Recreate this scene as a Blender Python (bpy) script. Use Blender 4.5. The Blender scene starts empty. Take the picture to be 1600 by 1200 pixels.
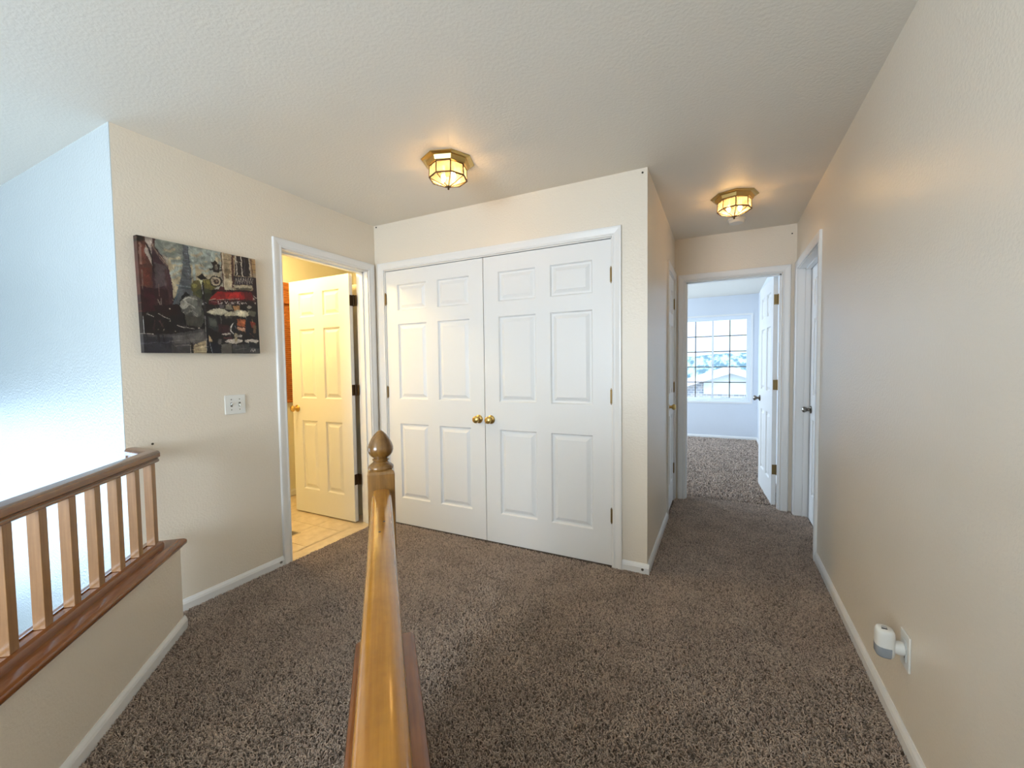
import bpy, bmesh, math, random
import numpy as np
from mathutils import Vector, Matrix

random.seed(7)
SC = bpy.context.scene
COL = SC.collection
PI = math.pi

# ------------------------------------------------------------------ camera
CAM_H = 1.2824
cam_d = bpy.data.cameras.new('camera')
cam_d.sensor_width = 36.0
cam_d.lens = 651.8 / 1600 * 36.0
cam_d.clip_start = 0.02
cam_d.clip_end = 600
cam = bpy.data.objects.new('camera', cam_d)
COL.objects.link(cam)
_r = Vector((0.89385757, 0.44816805, -0.01280784))
_u = Vector((-0.00739065, 0.04329107, 0.99903517))
_f = Vector((-0.44829011, 0.89290049, -0.04200831))
m3 = Matrix((_r, _u, -_f)).transposed()
cam.matrix_world = Matrix.Translation((0, 0, CAM_H)) @ m3.to_4x4()
SC.camera = cam

# ------------------------------------------------------------------ world, lights, exposure
SC.view_settings.view_transform = 'Standard'
SC.view_settings.look = 'None'
SC.view_settings.gamma = 1.0
SC.view_settings.use_curve_mapping = False
SC.view_settings.exposure = 0.4

w = bpy.data.worlds.new('world')
SC.world = w
w.use_nodes = True
bg = w.node_tree.nodes['Background']
bg.inputs['Color'].default_value = (0.62, 0.79, 1.0, 1)
# overcast sky: brighter towards the zenith than at the horizon
_tc = w.node_tree.nodes.new('ShaderNodeTexCoord')
_sep = w.node_tree.nodes.new('ShaderNodeSeparateXYZ')
_mr = w.node_tree.nodes.new('ShaderNodeMapRange')
_mr.inputs['From Min'].default_value = 0.0
_mr.inputs['From Max'].default_value = 1.0
_mr.inputs['To Min'].default_value = 1.5
_mr.inputs['To Max'].default_value = 6.0
w.node_tree.links.new(_tc.outputs['Generated'], _sep.inputs[0])
w.node_tree.links.new(_sep.outputs['Z'], _mr.inputs['Value'])
w.node_tree.links.new(_mr.outputs[0], bg.inputs['Strength'])


def area_light(name, loc, direction, sx, sy, power, color):
    ld = bpy.data.lights.new(name, 'AREA')
    ld.shape = 'RECTANGLE'
    ld.size, ld.size_y = sx, sy
    ld.energy = power
    ld.color = color
    o = bpy.data.objects.new(name, ld)
    COL.objects.link(o)
    o.location = loc
    o.rotation_euler = Vector(direction).to_track_quat('-Z', 'Y').to_euler()
    return o


DAY = (0.49, 0.735, 1.0)
FILL_COL = (0.80, 0.905, 1.0)
# daylight through the foyer windows; the landing and bedroom lights are added fill
area_light('foyer_window_daylight', (-3.9, -5.98, -0.8), (0, 1, 0), 2.4, 1.6, 8, DAY)
area_light('landing_fill_light', (-1.30, -2.57, 1.3), (0, 1, 0), 1.5, 1.4, 102, FILL_COL)  # added fill from behind the camera, its window is made up
area_light('foyer_side_daylight', (-8.46, -1.1, -0.45), (1, 0, 0), 3.3, 2.4, 86, DAY)
area_light('bedroom_fill_light', (-2.96, 6.2, 1.35), (1, 0, 0), 1.6, 1.4, 84, (0.66, 0.82, 1.0))  # added fill, the left bedroom wall has no window here
BULB = 330.0          # radiance of the small lamp bulbs
BATH_LAMP = 140.0     # radiance of the bathroom globe
WARM = (1.0, 0.69, 0.40)

# ------------------------------------------------------------------ materials


def mat(name):
    m = bpy.data.materials.new(name)
    m.use_nodes = True
    nt = m.node_tree
    return m, nt, nt.nodes['Principled BSDF']


def link(nt, a, b):
    nt.links.new(a, b)


def noise(nt, scale, detail=2.0, rough=0.5, vec=None, stretch=None):
    n = nt.nodes.new('ShaderNodeTexNoise')
    n.inputs['Scale'].default_value = scale
    n.inputs['Detail'].default_value = detail
    n.inputs['Roughness'].default_value = rough
    tc = nt.nodes.new('ShaderNodeTexCoord')
    src = tc.outputs['Object']
    if stretch:
        mp = nt.nodes.new('ShaderNodeMapping')
        mp.inputs['Scale'].default_value = stretch
        link(nt, src, mp.inputs['Vector'])
        src = mp.outputs['Vector']
    link(nt, src, n.inputs['Vector'])
    return n


def ramp(nt, fac, stops):
    r = nt.nodes.new('ShaderNodeValToRGB')
    els = r.color_ramp.elements
    while len(els) < len(stops):
        els.new(0.5)
    for e, (p, c) in zip(els, stops):
        e.position = p
        e.color = (*c, 1)
    link(nt, fac, r.inputs['Fac'])
    return r


def bump(nt, bs, height, strength, dist):
    b = nt.nodes.new('ShaderNodeBump')
    b.inputs['Strength'].default_value = strength
    b.inputs['Distance'].default_value = dist
    link(nt, height, b.inputs['Height'])
    link(nt, b.outputs['Normal'], bs.inputs['Normal'])


def plaster(name, col, rough, bscale, bstr, bdist=0.003):
    m, nt, bs = mat(name)
    n1 = noise(nt, 1.3, 3)
    c = ramp(nt, n1.outputs['Fac'], [(0.3, tuple(x * 0.97 for x in col)), (0.7, col)])
    link(nt, c.outputs['Color'], bs.inputs['Base Color'])
    bs.inputs['Roughness'].default_value = rough
    n2 = noise(nt, bscale, 3, 0.55)
    bump(nt, bs, n2.outputs['Fac'], bstr, bdist)
    return m


M = {}
M['wall'] = plaster('wall_paint', (0.80, 0.725, 0.61), 0.34, 95, 0.40, 0.004)
M['ceiling'] = plaster('ceiling_paint', (0.82, 0.77, 0.68), 0.55, 75, 0.40, 0.004)
M['foyer_wall'] = plaster('foyer_wall_blue_tint', (0.57, 0.635, 0.66), 0.25, 85, 0.7, 0.004)  # pale blue-grey, with some of the daylight's blue put into the colour
M['bed_wall'] = plaster('bedroom_wall_paint', (0.70, 0.74, 0.80), 0.5, 95, 0.3, 0.003)
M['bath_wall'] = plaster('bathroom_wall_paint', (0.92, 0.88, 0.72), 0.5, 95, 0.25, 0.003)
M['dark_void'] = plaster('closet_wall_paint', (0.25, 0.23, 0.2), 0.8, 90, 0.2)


def plain(name, col, rough=0.4, metal=0.0, bscale=None, bstr=0.1, spec=None):
    m, nt, bs = mat(name)
    bs.inputs['Base Color'].default_value = (*col, 1)
    bs.inputs['Roughness'].default_value = rough
    bs.inputs['Metallic'].default_value = metal
    if spec is not None:
        bs.inputs['Specular IOR Level'].default_value = spec
    if bscale:
        n = noise(nt, bscale, 2)
        bump(nt, bs, n.outputs['Fac'], bstr, 0.002)
    return m


def door_paint():
    m, nt, bs = mat('door_paint')
    bs.inputs['Base Color'].default_value = (0.80, 0.805, 0.80, 1)
    bs.inputs['Roughness'].default_value = 0.42
    n = noise(nt, 60, 4, 0.6, stretch=(6, 6, 0.5))
    bump(nt, bs, n.outputs['Fac'], 0.10, 0.002)
    return m


M['door'] = door_paint()
M['trim'] = plain('trim_paint', (0.80, 0.80, 0.79), 0.35)
M['white_plastic'] = plain('white_plastic', (0.80, 0.80, 0.76), 0.35)
M['black'] = plain('black_slot', (0.02, 0.02, 0.02), 0.5)
M['brass'] = plain('polished_brass', (0.60, 0.42, 0.15), 0.32, 1.0)
M['antique_brass'] = plain('antique_brass', (0.24, 0.165, 0.07), 0.35, 1.0)
M['bronze'] = plain('dark_bronze', (0.085, 0.055, 0.03), 0.4, 0.8)
M['pewter'] = plain('aged_pewter', (0.22, 0.20, 0.17), 0.28, 1.0)
M['came'] = plain('brass_came', (0.10, 0.055, 0.018), 0.45, 0.7)
M['vinyl'] = plain('window_vinyl', (0.78, 0.82, 0.86), 0.4)
M['nail'] = plain('nail_steel', (0.08, 0.07, 0.05), 0.4, 0.7)
M['lens'] = plain('night_light_lens', (0.32, 0.35, 0.38), 0.08, 0.0, 300, 0.4)
M['grout'] = plain('bath_grout', (0.50, 0.42, 0.30), 0.7)


def wood(name, dark, light, rough, worn=0.0, scale=22.0, stretch=(0.12, 3.0, 3.0)):
    m, nt, bs = mat(name)
    n1 = noise(nt, scale, 4, 0.62, stretch=stretch)
    c = ramp(nt, n1.outputs['Fac'], [(0.30, dark), (0.52, tuple((a + b) / 2 for a, b in zip(dark, light))), (0.72, light)])
    out = c.outputs['Color']
    n2 = noise(nt, 9.0, 5, 0.7)
    w2 = ramp(nt, n2.outputs['Fac'], [(0.35, (0.72, 0.72, 0.72)), (0.62, (1.08, 1.08, 1.08))])
    mx = nt.nodes.new('ShaderNodeMix')
    mx.data_type = 'RGBA'
    mx.blend_type = 'MULTIPLY'
    mx.inputs['Factor'].default_value = worn
    link(nt, out, mx.inputs['A'])
    link(nt, w2.outputs['Color'], mx.inputs['B'])
    link(nt, mx.outputs['Result'], bs.inputs['Base Color'])
    bs.inputs['Roughness'].default_value = rough
    bs.inputs['Coat Weight'].default_value = 0.5
    bs.inputs['Coat Roughness'].default_value = 0.10
    bump(nt, bs, n1.outputs['Fac'], 0.12, 0.001)
    return m


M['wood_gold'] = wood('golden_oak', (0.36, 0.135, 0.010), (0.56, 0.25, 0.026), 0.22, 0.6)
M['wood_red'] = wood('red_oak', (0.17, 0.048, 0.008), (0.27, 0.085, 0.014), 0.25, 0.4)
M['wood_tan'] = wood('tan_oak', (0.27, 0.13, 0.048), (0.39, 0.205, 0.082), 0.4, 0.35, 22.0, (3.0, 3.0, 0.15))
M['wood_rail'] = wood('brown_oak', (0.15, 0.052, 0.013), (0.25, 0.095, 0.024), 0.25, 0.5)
M['wood_newel'] = wood('olive_oak', (0.16, 0.072, 0.014), (0.30, 0.15, 0.034), 0.24, 0.7, 22.0, (3.0, 3.0, 0.2))


def glass(name, tint, gloss=0.08, diffuse=None, dfac=0.0, bscale=None):
    m = bpy.data.materials.new(name)
    m.use_nodes = True
    nt = m.node_tree
    nt.nodes.clear()
    out = nt.nodes.new('ShaderNodeOutputMaterial')
    tr = nt.nodes.new('ShaderNodeBsdfTransparent')
    tr.inputs['Color'].default_value = (*tint, 1)
    gl = nt.nodes.new('ShaderNodeBsdfGlossy')
    gl.inputs['Roughness'].default_value = 0.05
    mix = nt.nodes.new('ShaderNodeMixShader')
    mix.inputs['Fac'].default_value = gloss
    link(nt, tr.outputs[0], mix.inputs[1])
    link(nt, gl.outputs[0], mix.inputs[2])
    last = mix
    if diffuse:
        tl = nt.nodes.new('ShaderNodeBsdfTranslucent')
        tl.inputs['Color'].default_value = (*diffuse, 1)
        mix2 = nt.nodes.new('ShaderNodeMixShader')
        if bscale:
            n = noise(nt, bscale, 3)
            r = ramp(nt, n.outputs['Fac'], [(0.3, (dfac * 0.4,) * 3), (0.65, (min(1, dfac * 1.5),) * 3)])
            link(nt, r.outputs['Color'], mix2.inputs['Fac'])
        else:
            mix2.inputs['Fac'].default_value = dfac
        link(nt, mix.outputs[0], mix2.inputs[1])
        link(nt, tl.outputs[0], mix2.inputs[2])
        last = mix2
    link(nt, last.outputs[0], out.inputs['Surface'])
    return m


M['pane'] = glass('window_glass', (0.97, 0.98, 0.99), 0.012)
M['lamp_glass'] = glass('seeded_lamp_glass', (0.62, 0.56, 0.43), 0.06, (1.0, 0.93, 0.68), 0.085, 45)


def emis(name, col, strength):
    m = bpy.data.materials.new(name)
    m.use_nodes = True
    nt = m.node_tree
    bs = nt.nodes['Principled BSDF']
    bs.inputs['Base Color'].default_value = (0.9, 0.9, 0.9, 1)
    bs.inputs['Emission Color'].default_value = (*col, 1)
    bs.inputs['Emission Strength'].default_value = strength
    return m


M['bulb'] = emis('lit_bulb', WARM, BULB)
M['bath_globe'] = emis('lit_bath_globe', (1.0, 0.73, 0.30), BATH_LAMP)


def tile_mat():
    m, nt, bs = mat('bath_tile')
    n = noise(nt, 14, 4, 0.6)
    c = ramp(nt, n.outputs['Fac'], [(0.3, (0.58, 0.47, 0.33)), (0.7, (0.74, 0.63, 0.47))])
    link(nt, c.outputs['Color'], bs.inputs['Base Color'])
    bs.inputs['Roughness'].default_value = 0.35
    return m


M['tile'] = tile_mat()


def shade_mat():
    m, nt, bs = mat('woven_bamboo')
    n = noise(nt, 60, 3, 0.6, stretch=(1, 0.25, 2.5))
    c = ramp(nt, n.outputs['Fac'], [(0.3, (0.22, 0.06, 0.012)), (0.7, (0.60, 0.22, 0.05))])
    link(nt, c.outputs['Color'], bs.inputs['Base Color'])
    bs.inputs['Roughness'].default_value = 0.6
    return m


M['bamboo'] = shade_mat()


def pile_mat():
    m, nt, bs = mat('carpet_yarn')
    at = nt.nodes.new('ShaderNodeAttribute')
    at.attribute_type = 'INSTANCER'
    at.attribute_name = 'yarn'
    c = ramp(nt, at.outputs['Fac'], [(0.0, (0.11, 0.075, 0.055)), (0.38, (0.32, 0.235, 0.178)), (0.62, (0.54, 0.415, 0.33)), (1.0, (0.84, 0.69, 0.57))])
    link(nt, c.outputs['Color'], bs.inputs['Base Color'])
    bs.inputs['Roughness'].default_value = 0.5
    bs.inputs['Specular IOR Level'].default_value = 0.6
    bs.inputs['Sheen Weight'].default_value = 1.0
    bs.inputs['Sheen Roughness'].default_value = 0.4
    tl = nt.nodes.new('ShaderNodeBsdfTranslucent')
    link(nt, c.outputs['Color'], tl.inputs['Color'])
    mx = nt.nodes.new('ShaderNodeMixShader')
    mx.inputs['Fac'].default_value = 0.3
    link(nt, bs.outputs[0], mx.inputs[1])
    link(nt, tl.outputs[0], mx.inputs[2])
    link(nt, mx.outputs[0], nt.nodes['Material Output'].inputs['Surface'])
    return m


M['yarn'] = pile_mat()


def backing_mat():
    m, nt, bs = mat('carpet_backing')
    n = noise(nt, 160, 3, 0.7)
    c = ramp(nt, n.outputs['Fac'], [(0.3, (0.09, 0.066, 0.054)), (0.7, (0.25, 0.19, 0.155))])
    link(nt, c.outputs['Color'], bs.inputs['Base Color'])
    bs.inputs['Roughness'].default_value = 0.95
    bump(nt, bs, n.outputs['Fac'], 0.8, 0.01)
    return m


M['backing'] = backing_mat()


def print_mat():
    m, nt, bs = mat('canvas_print')
    a = nt.nodes.new('ShaderNodeVertexColor')
    a.layer_name = 'print'
    link(nt, a.outputs['Color'], bs.inputs['Base Color'])
    bs.inputs['Roughness'].default_value = 0.42
    n = noise(nt, 500, 1)
    bump(nt, bs, n.outputs['Fac'], 0.1, 0.001)
    return m


M['print'] = print_mat()


def hill_mat():
    m, nt, bs = mat('scrub_hillside')
    n = noise(nt, 0.62, 2, 0.6, stretch=(1.0, 0.12, 1.0))
    c = ramp(nt, n.outputs['Fac'], [(0.42, (0.045, 0.095, 0.11)), (0.56, (0.25, 0.33, 0.325))])
    link(nt, c.outputs['Color'], bs.inputs['Base Color'])
    bs.inputs['Roughness'].default_value = 0.95
    return m


M['hill'] = hill_mat()
M['roof'] = plain('roof_shingle', (0.40, 0.39, 0.39), 0.9)
M['siding'] = plain('white_siding', (0.72, 0.76, 0.75), 0.7)
M['fascia'] = plain('white_fascia', (0.80, 0.74, 0.73), 0.6)
M['far_glass'] = plain('garage_glass', (0.06, 0.10, 0.11), 0.2)
M['ground'] = plain('dry_ground', (0.4, 0.39, 0.36), 0.95, 0, 3, 0.5)


def stone_mat():
    m, nt, bs = mat('stone_veneer')
    tc = nt.nodes.new('ShaderNodeTexCoord')
    mp = nt.nodes.new('ShaderNodeMapping')
    mp.inputs['Rotation'].default_value = (PI / 2, 0, 0)
    link(nt, tc.outputs['Object'], mp.inputs['Vector'])
    b = nt.nodes.new('ShaderNodeTexBrick')
    b.inputs['Scale'].default_value = 2.2
    b.inputs['Color1'].default_value = (0.52, 0.46, 0.43, 1)
    b.inputs['Color2'].default_value = (0.32, 0.34, 0.38, 1)
    b.inputs['Mortar'].default_value = (0.70, 0.70, 0.70, 1)
    link(nt, mp.outputs['Vector'], b.inputs['Vector'])
    link(nt, b.outputs['Color'], bs.inputs['Base Color'])
    bs.inputs['Roughness'].default_value = 0.9
    return m


M['stone'] = stone_mat()

# ------------------------------------------------------------------ helpers


def props(o, label=None, cat=None, group=None, kind=None):
    if label:
        o['label'] = label
    if cat:
        o['category'] = cat
    if group:
        o['group'] = group
    if kind:
        o['kind'] = kind
    return o


def empty(name, loc=(0, 0, 0), rz=0.0, **k):
    o = bpy.data.objects.new(name, None)
    o.empty_display_size = 0.05
    COL.objects.link(o)
    o.location = loc
    o.rotation_euler = (0, 0, rz)
    return props(o, **k)


def mesh_obj(name, verts, faces, material, parent=None, smooth=False, **k):
    me = bpy.data.meshes.new(name)
    me.from_pydata([tuple(v) for v in verts], [], faces)
    bm = bmesh.new()
    bm.from_mesh(me)
    bmesh.ops.recalc_face_normals(bm, faces=bm.faces)
    bm.to_mesh(me)
    bm.free()
    me.materials.append(material)
    if smooth:
        for p in me.polygons:
            p.use_smooth = True
        try:
            me.set_sharp_from_angle(angle=math.radians(38))
        except Exception:
            pass
    o = bpy.data.objects.new(name, me)
    COL.objects.link(o)
    if parent:
        o.parent = parent
    return props(o, **k)


class Geo:
    def __init__(self):
        self.v, self.f = [], []

    def add(self, verts, faces):
        b = len(self.v)
        self.v += [tuple(x) for x in verts]
        self.f += [tuple(i + b for i in f) for f in faces]
        return self

    def box(self, x0, x1, y0, y1, z0, z1):
        return self.add([(x, y, z) for x in (x0, x1) for y in (y0, y1) for z in (z0, z1)],
                        [(0, 1, 3, 2), (4, 6, 7, 5), (0, 4, 5, 1), (2, 3, 7, 6), (0, 2, 6, 4), (1, 5, 7, 3)])

    def sweep(self, rings, close=True, caps=True):
        n = len(rings[0])
        vs = [p for r in rings for p in r]
        fs = []
        for i in range(len(rings) - 1):
            for j in range(n if close else n - 1):
                k = (j + 1) % n
                fs.append((i * n + j, i * n + k, (i + 1) * n + k, (i + 1) * n + j))
        if caps and close:
            fs.append(tuple(range(n)))
            fs.append(tuple((len(rings) - 1) * n + j for j in range(n)))
        return self.add(vs, fs)

    def lathe(self, prof, c, axis='z', seg=24, start=0.0):
        """prof: list of (radius, height) from one end to the other"""
        rings = []
        for r, h in prof:
            ring = []
            for k in range(seg):
                a = 2 * PI * k / seg + start
                x, y = max(r, 1e-5) * math.cos(a), max(r, 1e-5) * math.sin(a)
                if axis == 'z':
                    p = (c[0] + x, c[1] + y, c[2] + h)
                elif axis == 'y':
                    p = (c[0] + x, c[1] + h, c[2] + y)
                else:
                    p = (c[0] + h, c[1] + x, c[2] + y)
                ring.append(p)
            rings.append(ring)
        return self.sweep(rings)

    def tube(self, p0, p1, r, seg=8):
        p0, p1 = Vector(p0), Vector(p1)
        d = (p1 - p0).normalized()
        a = d.orthogonal().normalized()
        b = d.cross(a)
        return self.sweep([[tuple(p + a * r * math.cos(2 * PI * k / seg) + b * r * math.sin(2 * PI * k / seg)) for k in range(seg)] for p in (p0, p1)])

    def build(self, name, material, parent=None, smooth=False, bevel=0, **k):
        o = mesh_obj(name, self.v, self.f, material, parent, smooth, **k)
        if bevel:
            md = o.modifiers.new('bevel', 'BEVEL')
            md.width = bevel
            md.segments = 2
            md.limit_method = 'ANGLE'
            md.angle_limit = math.radians(40)
        return o


STR = dict(kind='structure')

# ------------------------------------------------------------------ dimensions (metres)
XL, YS, YC, XCL, XR, YE = -2.5476, 0.939, 2.5937, -0.3952, 0.556, 4.2123
H = 2.44
BACK = -6.0
FX = -8.5             # foyer side wall
YBW = 7.88            # bedroom far wall
BX = -3.88            # bathroom far wall
TH = math.radians(44.0)
D = Vector((-math.sin(TH), math.cos(TH), 0))
N = Vector((math.cos(TH), math.sin(TH), 0))


def sn(s, n, z=0.0):
    p = D * s + N * n
    return (p.x, p.y, z)


LN = -1.0275          # centre line of the left half wall
FN = -0.009           # centre line of the foreground half wall
TL = math.radians(43.3)
DL = Vector((-math.sin(TL), math.cos(TL), 0))
NL = Vector((math.cos(TL), math.sin(TL), 0))
PF = Vector(sn(2.412, LN))


def snl(s, n, z=0.0):
    p = PF + DL * (s - 2.412) + NL * (n - LN)
    return (p.x, p.y, z)


# ------------------------------------------------------------------ the shell
g = Geo()
poly = [(XR + .115, YE + .2), (XCL - .1, YE + .2), (XCL - .1, YC + .05), (XL - .0, YC + .05), (XL, YS + .12), snl(2.38, -1.085)[:2], snl(-1.6, -1.085)[:2], (snl(-1.6, -1.085)[0], -2.6), (XR + .115, -2.6)]
nn = len(poly)
g.add([(x, y, z) for z in (0.0, -0.28) for x, y in poly], [tuple(range(nn)), tuple(range(2 * nn - 1, nn - 1, -1))] + [(i, (i + 1) % nn, (i + 1) % nn + nn, i + nn) for i in range(nn)])
floor = g.build('floor', M['backing'], label='brown carpeted floor of the landing and corridor', **STR)
Geo().box(-3.1, XR + .1, YE + .2, YBW + .1, -.28, 0.0).build('floor_bedroom', M['backing'], label='carpeted floor of the bedroom past the corridor', **STR)
fb = Geo().box(BX - .12, XL, YS + .1, 3.7, -.28, -.006).build('floor_bathroom', M['grout'], label='pale tan tiled bathroom floor', **STR)
ts = 0.305
first = None
for i in range(5):
    for j in range(9):
        x0, y0 = BX + i * ts, 1.06 + j * ts
        if x0 >= XL - .14:
            continue
        if first is None:
            first = Geo().box(.0015, ts - .0015, .0015, ts - .0015, -.008, 0.0).build('tile', M['tile'], fb)
            o = first
        else:
            o = first.copy()
            COL.objects.link(o)
            o.parent = fb
        o.location = (x0, y0, 0)
# threshold strip of tile in the doorway
o = Geo().box(-.001, .118, 0, .73, -.008, 0.0).build('tile', M['tile'], fb)
o.location = (XL - .12, 1.775, 0)
Geo().box(FX - .1, XR + .1, BACK - .1, YS, -2.9, -2.7).build('floor_foyer', plain('foyer_floor', (0.42, 0.41, 0.39), 0.6), label='foyer floor far below the railing', **STR)

Geo().box(FX - .1, XR + .115, BACK - .1, YC + .06, H, H + .1).box(XL - 1.5, XR + .115, YC + .06, YE + .06, H, H + .1).build('ceiling', M['ceiling'], label='textured off-white hall ceiling', **STR)
Geo().box(-3.1, XR + .115, YE + .06, YBW + .12, 2.415, 2.515).build('ceiling_bedroom', M['ceiling'], label='bedroom ceiling', **STR)

# left wall with the bathroom doorway
B0, B1, BT = 1.775, 2.512, 2.062
Geo().box(XL - .12, XL, YS + .003, B0, 0, H).box(XL - .12, XL, B1, YC + .9, 0, H).box(XL - .12, XL, B0, B1, BT, H).build('wall_left', M['wall'], label='beige left wall with picture and bathroom doorway', **STR)
Geo().box(FX, XL - .12, YS, YS + .1, -2.7, H).box(XL - .12, XL, YS, YS + .003, 0.0, H).box(XL - .12, XL, YS, YS + .1, -2.7, 0.0).build('wall_foyer', M['foyer_wall'], label='blue-tinted daylit foyer wall beyond the left railing', **STR)
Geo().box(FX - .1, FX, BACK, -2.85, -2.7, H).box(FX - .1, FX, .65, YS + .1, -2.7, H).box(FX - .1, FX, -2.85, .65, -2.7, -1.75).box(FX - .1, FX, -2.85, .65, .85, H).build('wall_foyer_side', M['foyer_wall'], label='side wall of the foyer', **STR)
# back wall (behind the camera) with the foyer window and an added fill opening
W1 = (-5.15, -2.65, -1.65, .05)
W2 = (-2.05, -0.55, 0.60, 2.0)
LB = -2.6             # landing back wall
gb = Geo()
LX = -2.25
gb.box(FX - .1, W1[0], BACK - .1, BACK, -2.7, H).box(W1[1], LX, BACK - .1, BACK, -2.7, H).box(W1[0], W1[1], BACK - .1, BACK, -2.7, W1[2]).box(W1[0], W1[1], BACK - .1, BACK, W1[3], H)
gb.box(LX, LX + .1, BACK - .1, LB, -2.7, H)
gb.box(LX, W2[0], LB - .1, LB, -2.7, H).box(W2[1], XR + .115, LB - .1, LB, -2.7, H).box(W2[0], W2[1], LB - .1, LB, -2.7, W2[2]).box(W2[0], W2[1], LB - .1, LB, W2[3], H)
gb.build('wall_back', M['wall'], label='wall with foyer window and added fill window behind the viewer', **STR)
# closet wall
C0, C1, CT = -2.446, -0.607, 2.066
Geo().box(XL, C0, YC, YC + .1, 0, H).box(C1, XCL, YC, YC + .1, 0, H).box(C0, C1, YC, YC + .1, CT, H).build('wall_closet', M['wall'], label='beige wall around the double closet doors', **STR)
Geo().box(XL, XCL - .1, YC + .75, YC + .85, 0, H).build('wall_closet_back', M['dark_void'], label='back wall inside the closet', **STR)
# corridor left wall with the narrow door
L0, L1, LT = 3.655, 4.160, 2.06
Geo().box(XCL - .1, XCL, YC + .1, L0, 0, H).box(XCL - .1, XCL, L1, YE, 0, H).box(XCL - .1, XCL, L0, L1, LT, H).build('wall_corridor_left', M['wall'], label='left wall of the narrow corridor', **STR)
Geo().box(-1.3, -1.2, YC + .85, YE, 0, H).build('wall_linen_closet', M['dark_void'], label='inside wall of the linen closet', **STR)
# end wall with the bedroom doorway
E0, E1, ET = -0.302, 0.455, 2.045
Geo().box(-3.1, E0, YE, YE + .115, 0, H).box(E1, XR, YE, YE + .115, 0, H).box(E0, E1, YE, YE + .115, ET, H).build('wall_end', M['wall'], label='corridor end wall around the bedroom doorway', **STR)
# right wall with the right-hand doorway
R0, R1, RT = 3.285, 4.130, 2.05
Geo().box(XR, XR + .115, -2.6, R0, 0, H).box(XR, XR + .115, R1, YE + .115, 0, H).box(XR, XR + .115, R0, R1, RT, H).build('wall_right', M['wall'], label='long off-white right wall with night light', **STR)
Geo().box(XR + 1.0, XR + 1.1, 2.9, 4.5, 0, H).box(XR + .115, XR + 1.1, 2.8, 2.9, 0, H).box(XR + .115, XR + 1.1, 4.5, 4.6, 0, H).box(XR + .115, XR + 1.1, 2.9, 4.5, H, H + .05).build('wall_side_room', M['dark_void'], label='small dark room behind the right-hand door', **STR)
# bedroom
BWX = 0.535
G0, G1, GZ0, GZ1 = -0.72, 0.43, 0.645, 2.075
Geo().box(BWX, XR + .115, YE + .115, YBW + .12, 0, 2.44).build('wall_bedroom_right', M['bed_wall'], label='pale blue right wall of the bedroom', **STR)
Geo().box(-3.1, G0, YBW, YBW + .12, 0, 2.44).box(G1, XR + .1, YBW, YBW + .12, 0, 2.44).box(G0, G1, YBW, YBW + .12, 0, GZ0).box(G0, G1, YBW, YBW + .12, GZ1, 2.44).build('wall_bedroom_far', M['bed_wall'], label='pale blue far bedroom wall with window', **STR)
Geo().box(-3.1, -3.0, YE + .115, YBW, 0, 2.44).build('wall_bedroom_left', M['bed_wall'], label='left wall of the bedroom', **STR)
# bathroom
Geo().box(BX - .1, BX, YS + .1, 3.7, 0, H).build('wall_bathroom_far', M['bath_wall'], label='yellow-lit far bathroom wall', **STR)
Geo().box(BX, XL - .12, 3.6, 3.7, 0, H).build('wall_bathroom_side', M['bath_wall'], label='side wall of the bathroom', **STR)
Geo().box(-3.42, XL - .12, 2.62, 3.6, 0, 2.0).build('wall_gap_blocker', M['bath_wall'], label='unseen low block added behind the open door to darken its hinge gap', **STR)  # added unseen block that keeps the gap beside the hinges dark
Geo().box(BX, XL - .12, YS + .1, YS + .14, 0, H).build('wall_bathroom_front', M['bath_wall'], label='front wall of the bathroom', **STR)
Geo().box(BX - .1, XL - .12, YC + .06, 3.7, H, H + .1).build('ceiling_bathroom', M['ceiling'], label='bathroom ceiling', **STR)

# half walls below the railings
HWT = 0.43


def half_wall(name, s0, s1, n0, n1, label, sn=sn):
    g = Geo()
    c = [sn(s0, n0), sn(s1, n0), sn(s1, n1), sn(s0, n1)]
    g.add([(p[0], p[1], z) for z in (0.0, HWT) for p in c], [(0, 1, 2, 3), (4, 5, 6, 7), (0, 1, 5, 4), (1, 2, 6, 5), (2, 3, 7, 6), (3, 0, 4, 7)])
    return g.build(name, M['wall'], label=label, **STR)


half_wall('wall_half_left', -1.6, 2.412, LN - .0625, LN + .0625, 'low beige half wall under the left railing', snl)
half_wall('wall_half_front', -1.6, 1.315, FN - .0625, FN + .0625, 'low half wall under the foreground handrail')

# ------------------------------------------------------------------ baseboards (profile: flat face, eased ogee top)
BASE = [(0, 0), (.013, 0), (.013, .040), (.011, .046), (.010, .050), (.008, .054), (.0045, .060), (.003, .064), (0, .064)]


def baseboard(name, a, b, nrm, label, z=0.004):
    a, b, nv = Vector((*a, 0)), Vector((*b, 0)), Vector((*nrm, 0)).normalized()
    g = Geo()
    g.sweep([[tuple(q + nv * o + Vector((0, 0, h + z))) for o, h in BASE] for q in (a, b)])
    return g.build(name, M['trim'], label=label, **STR)


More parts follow.
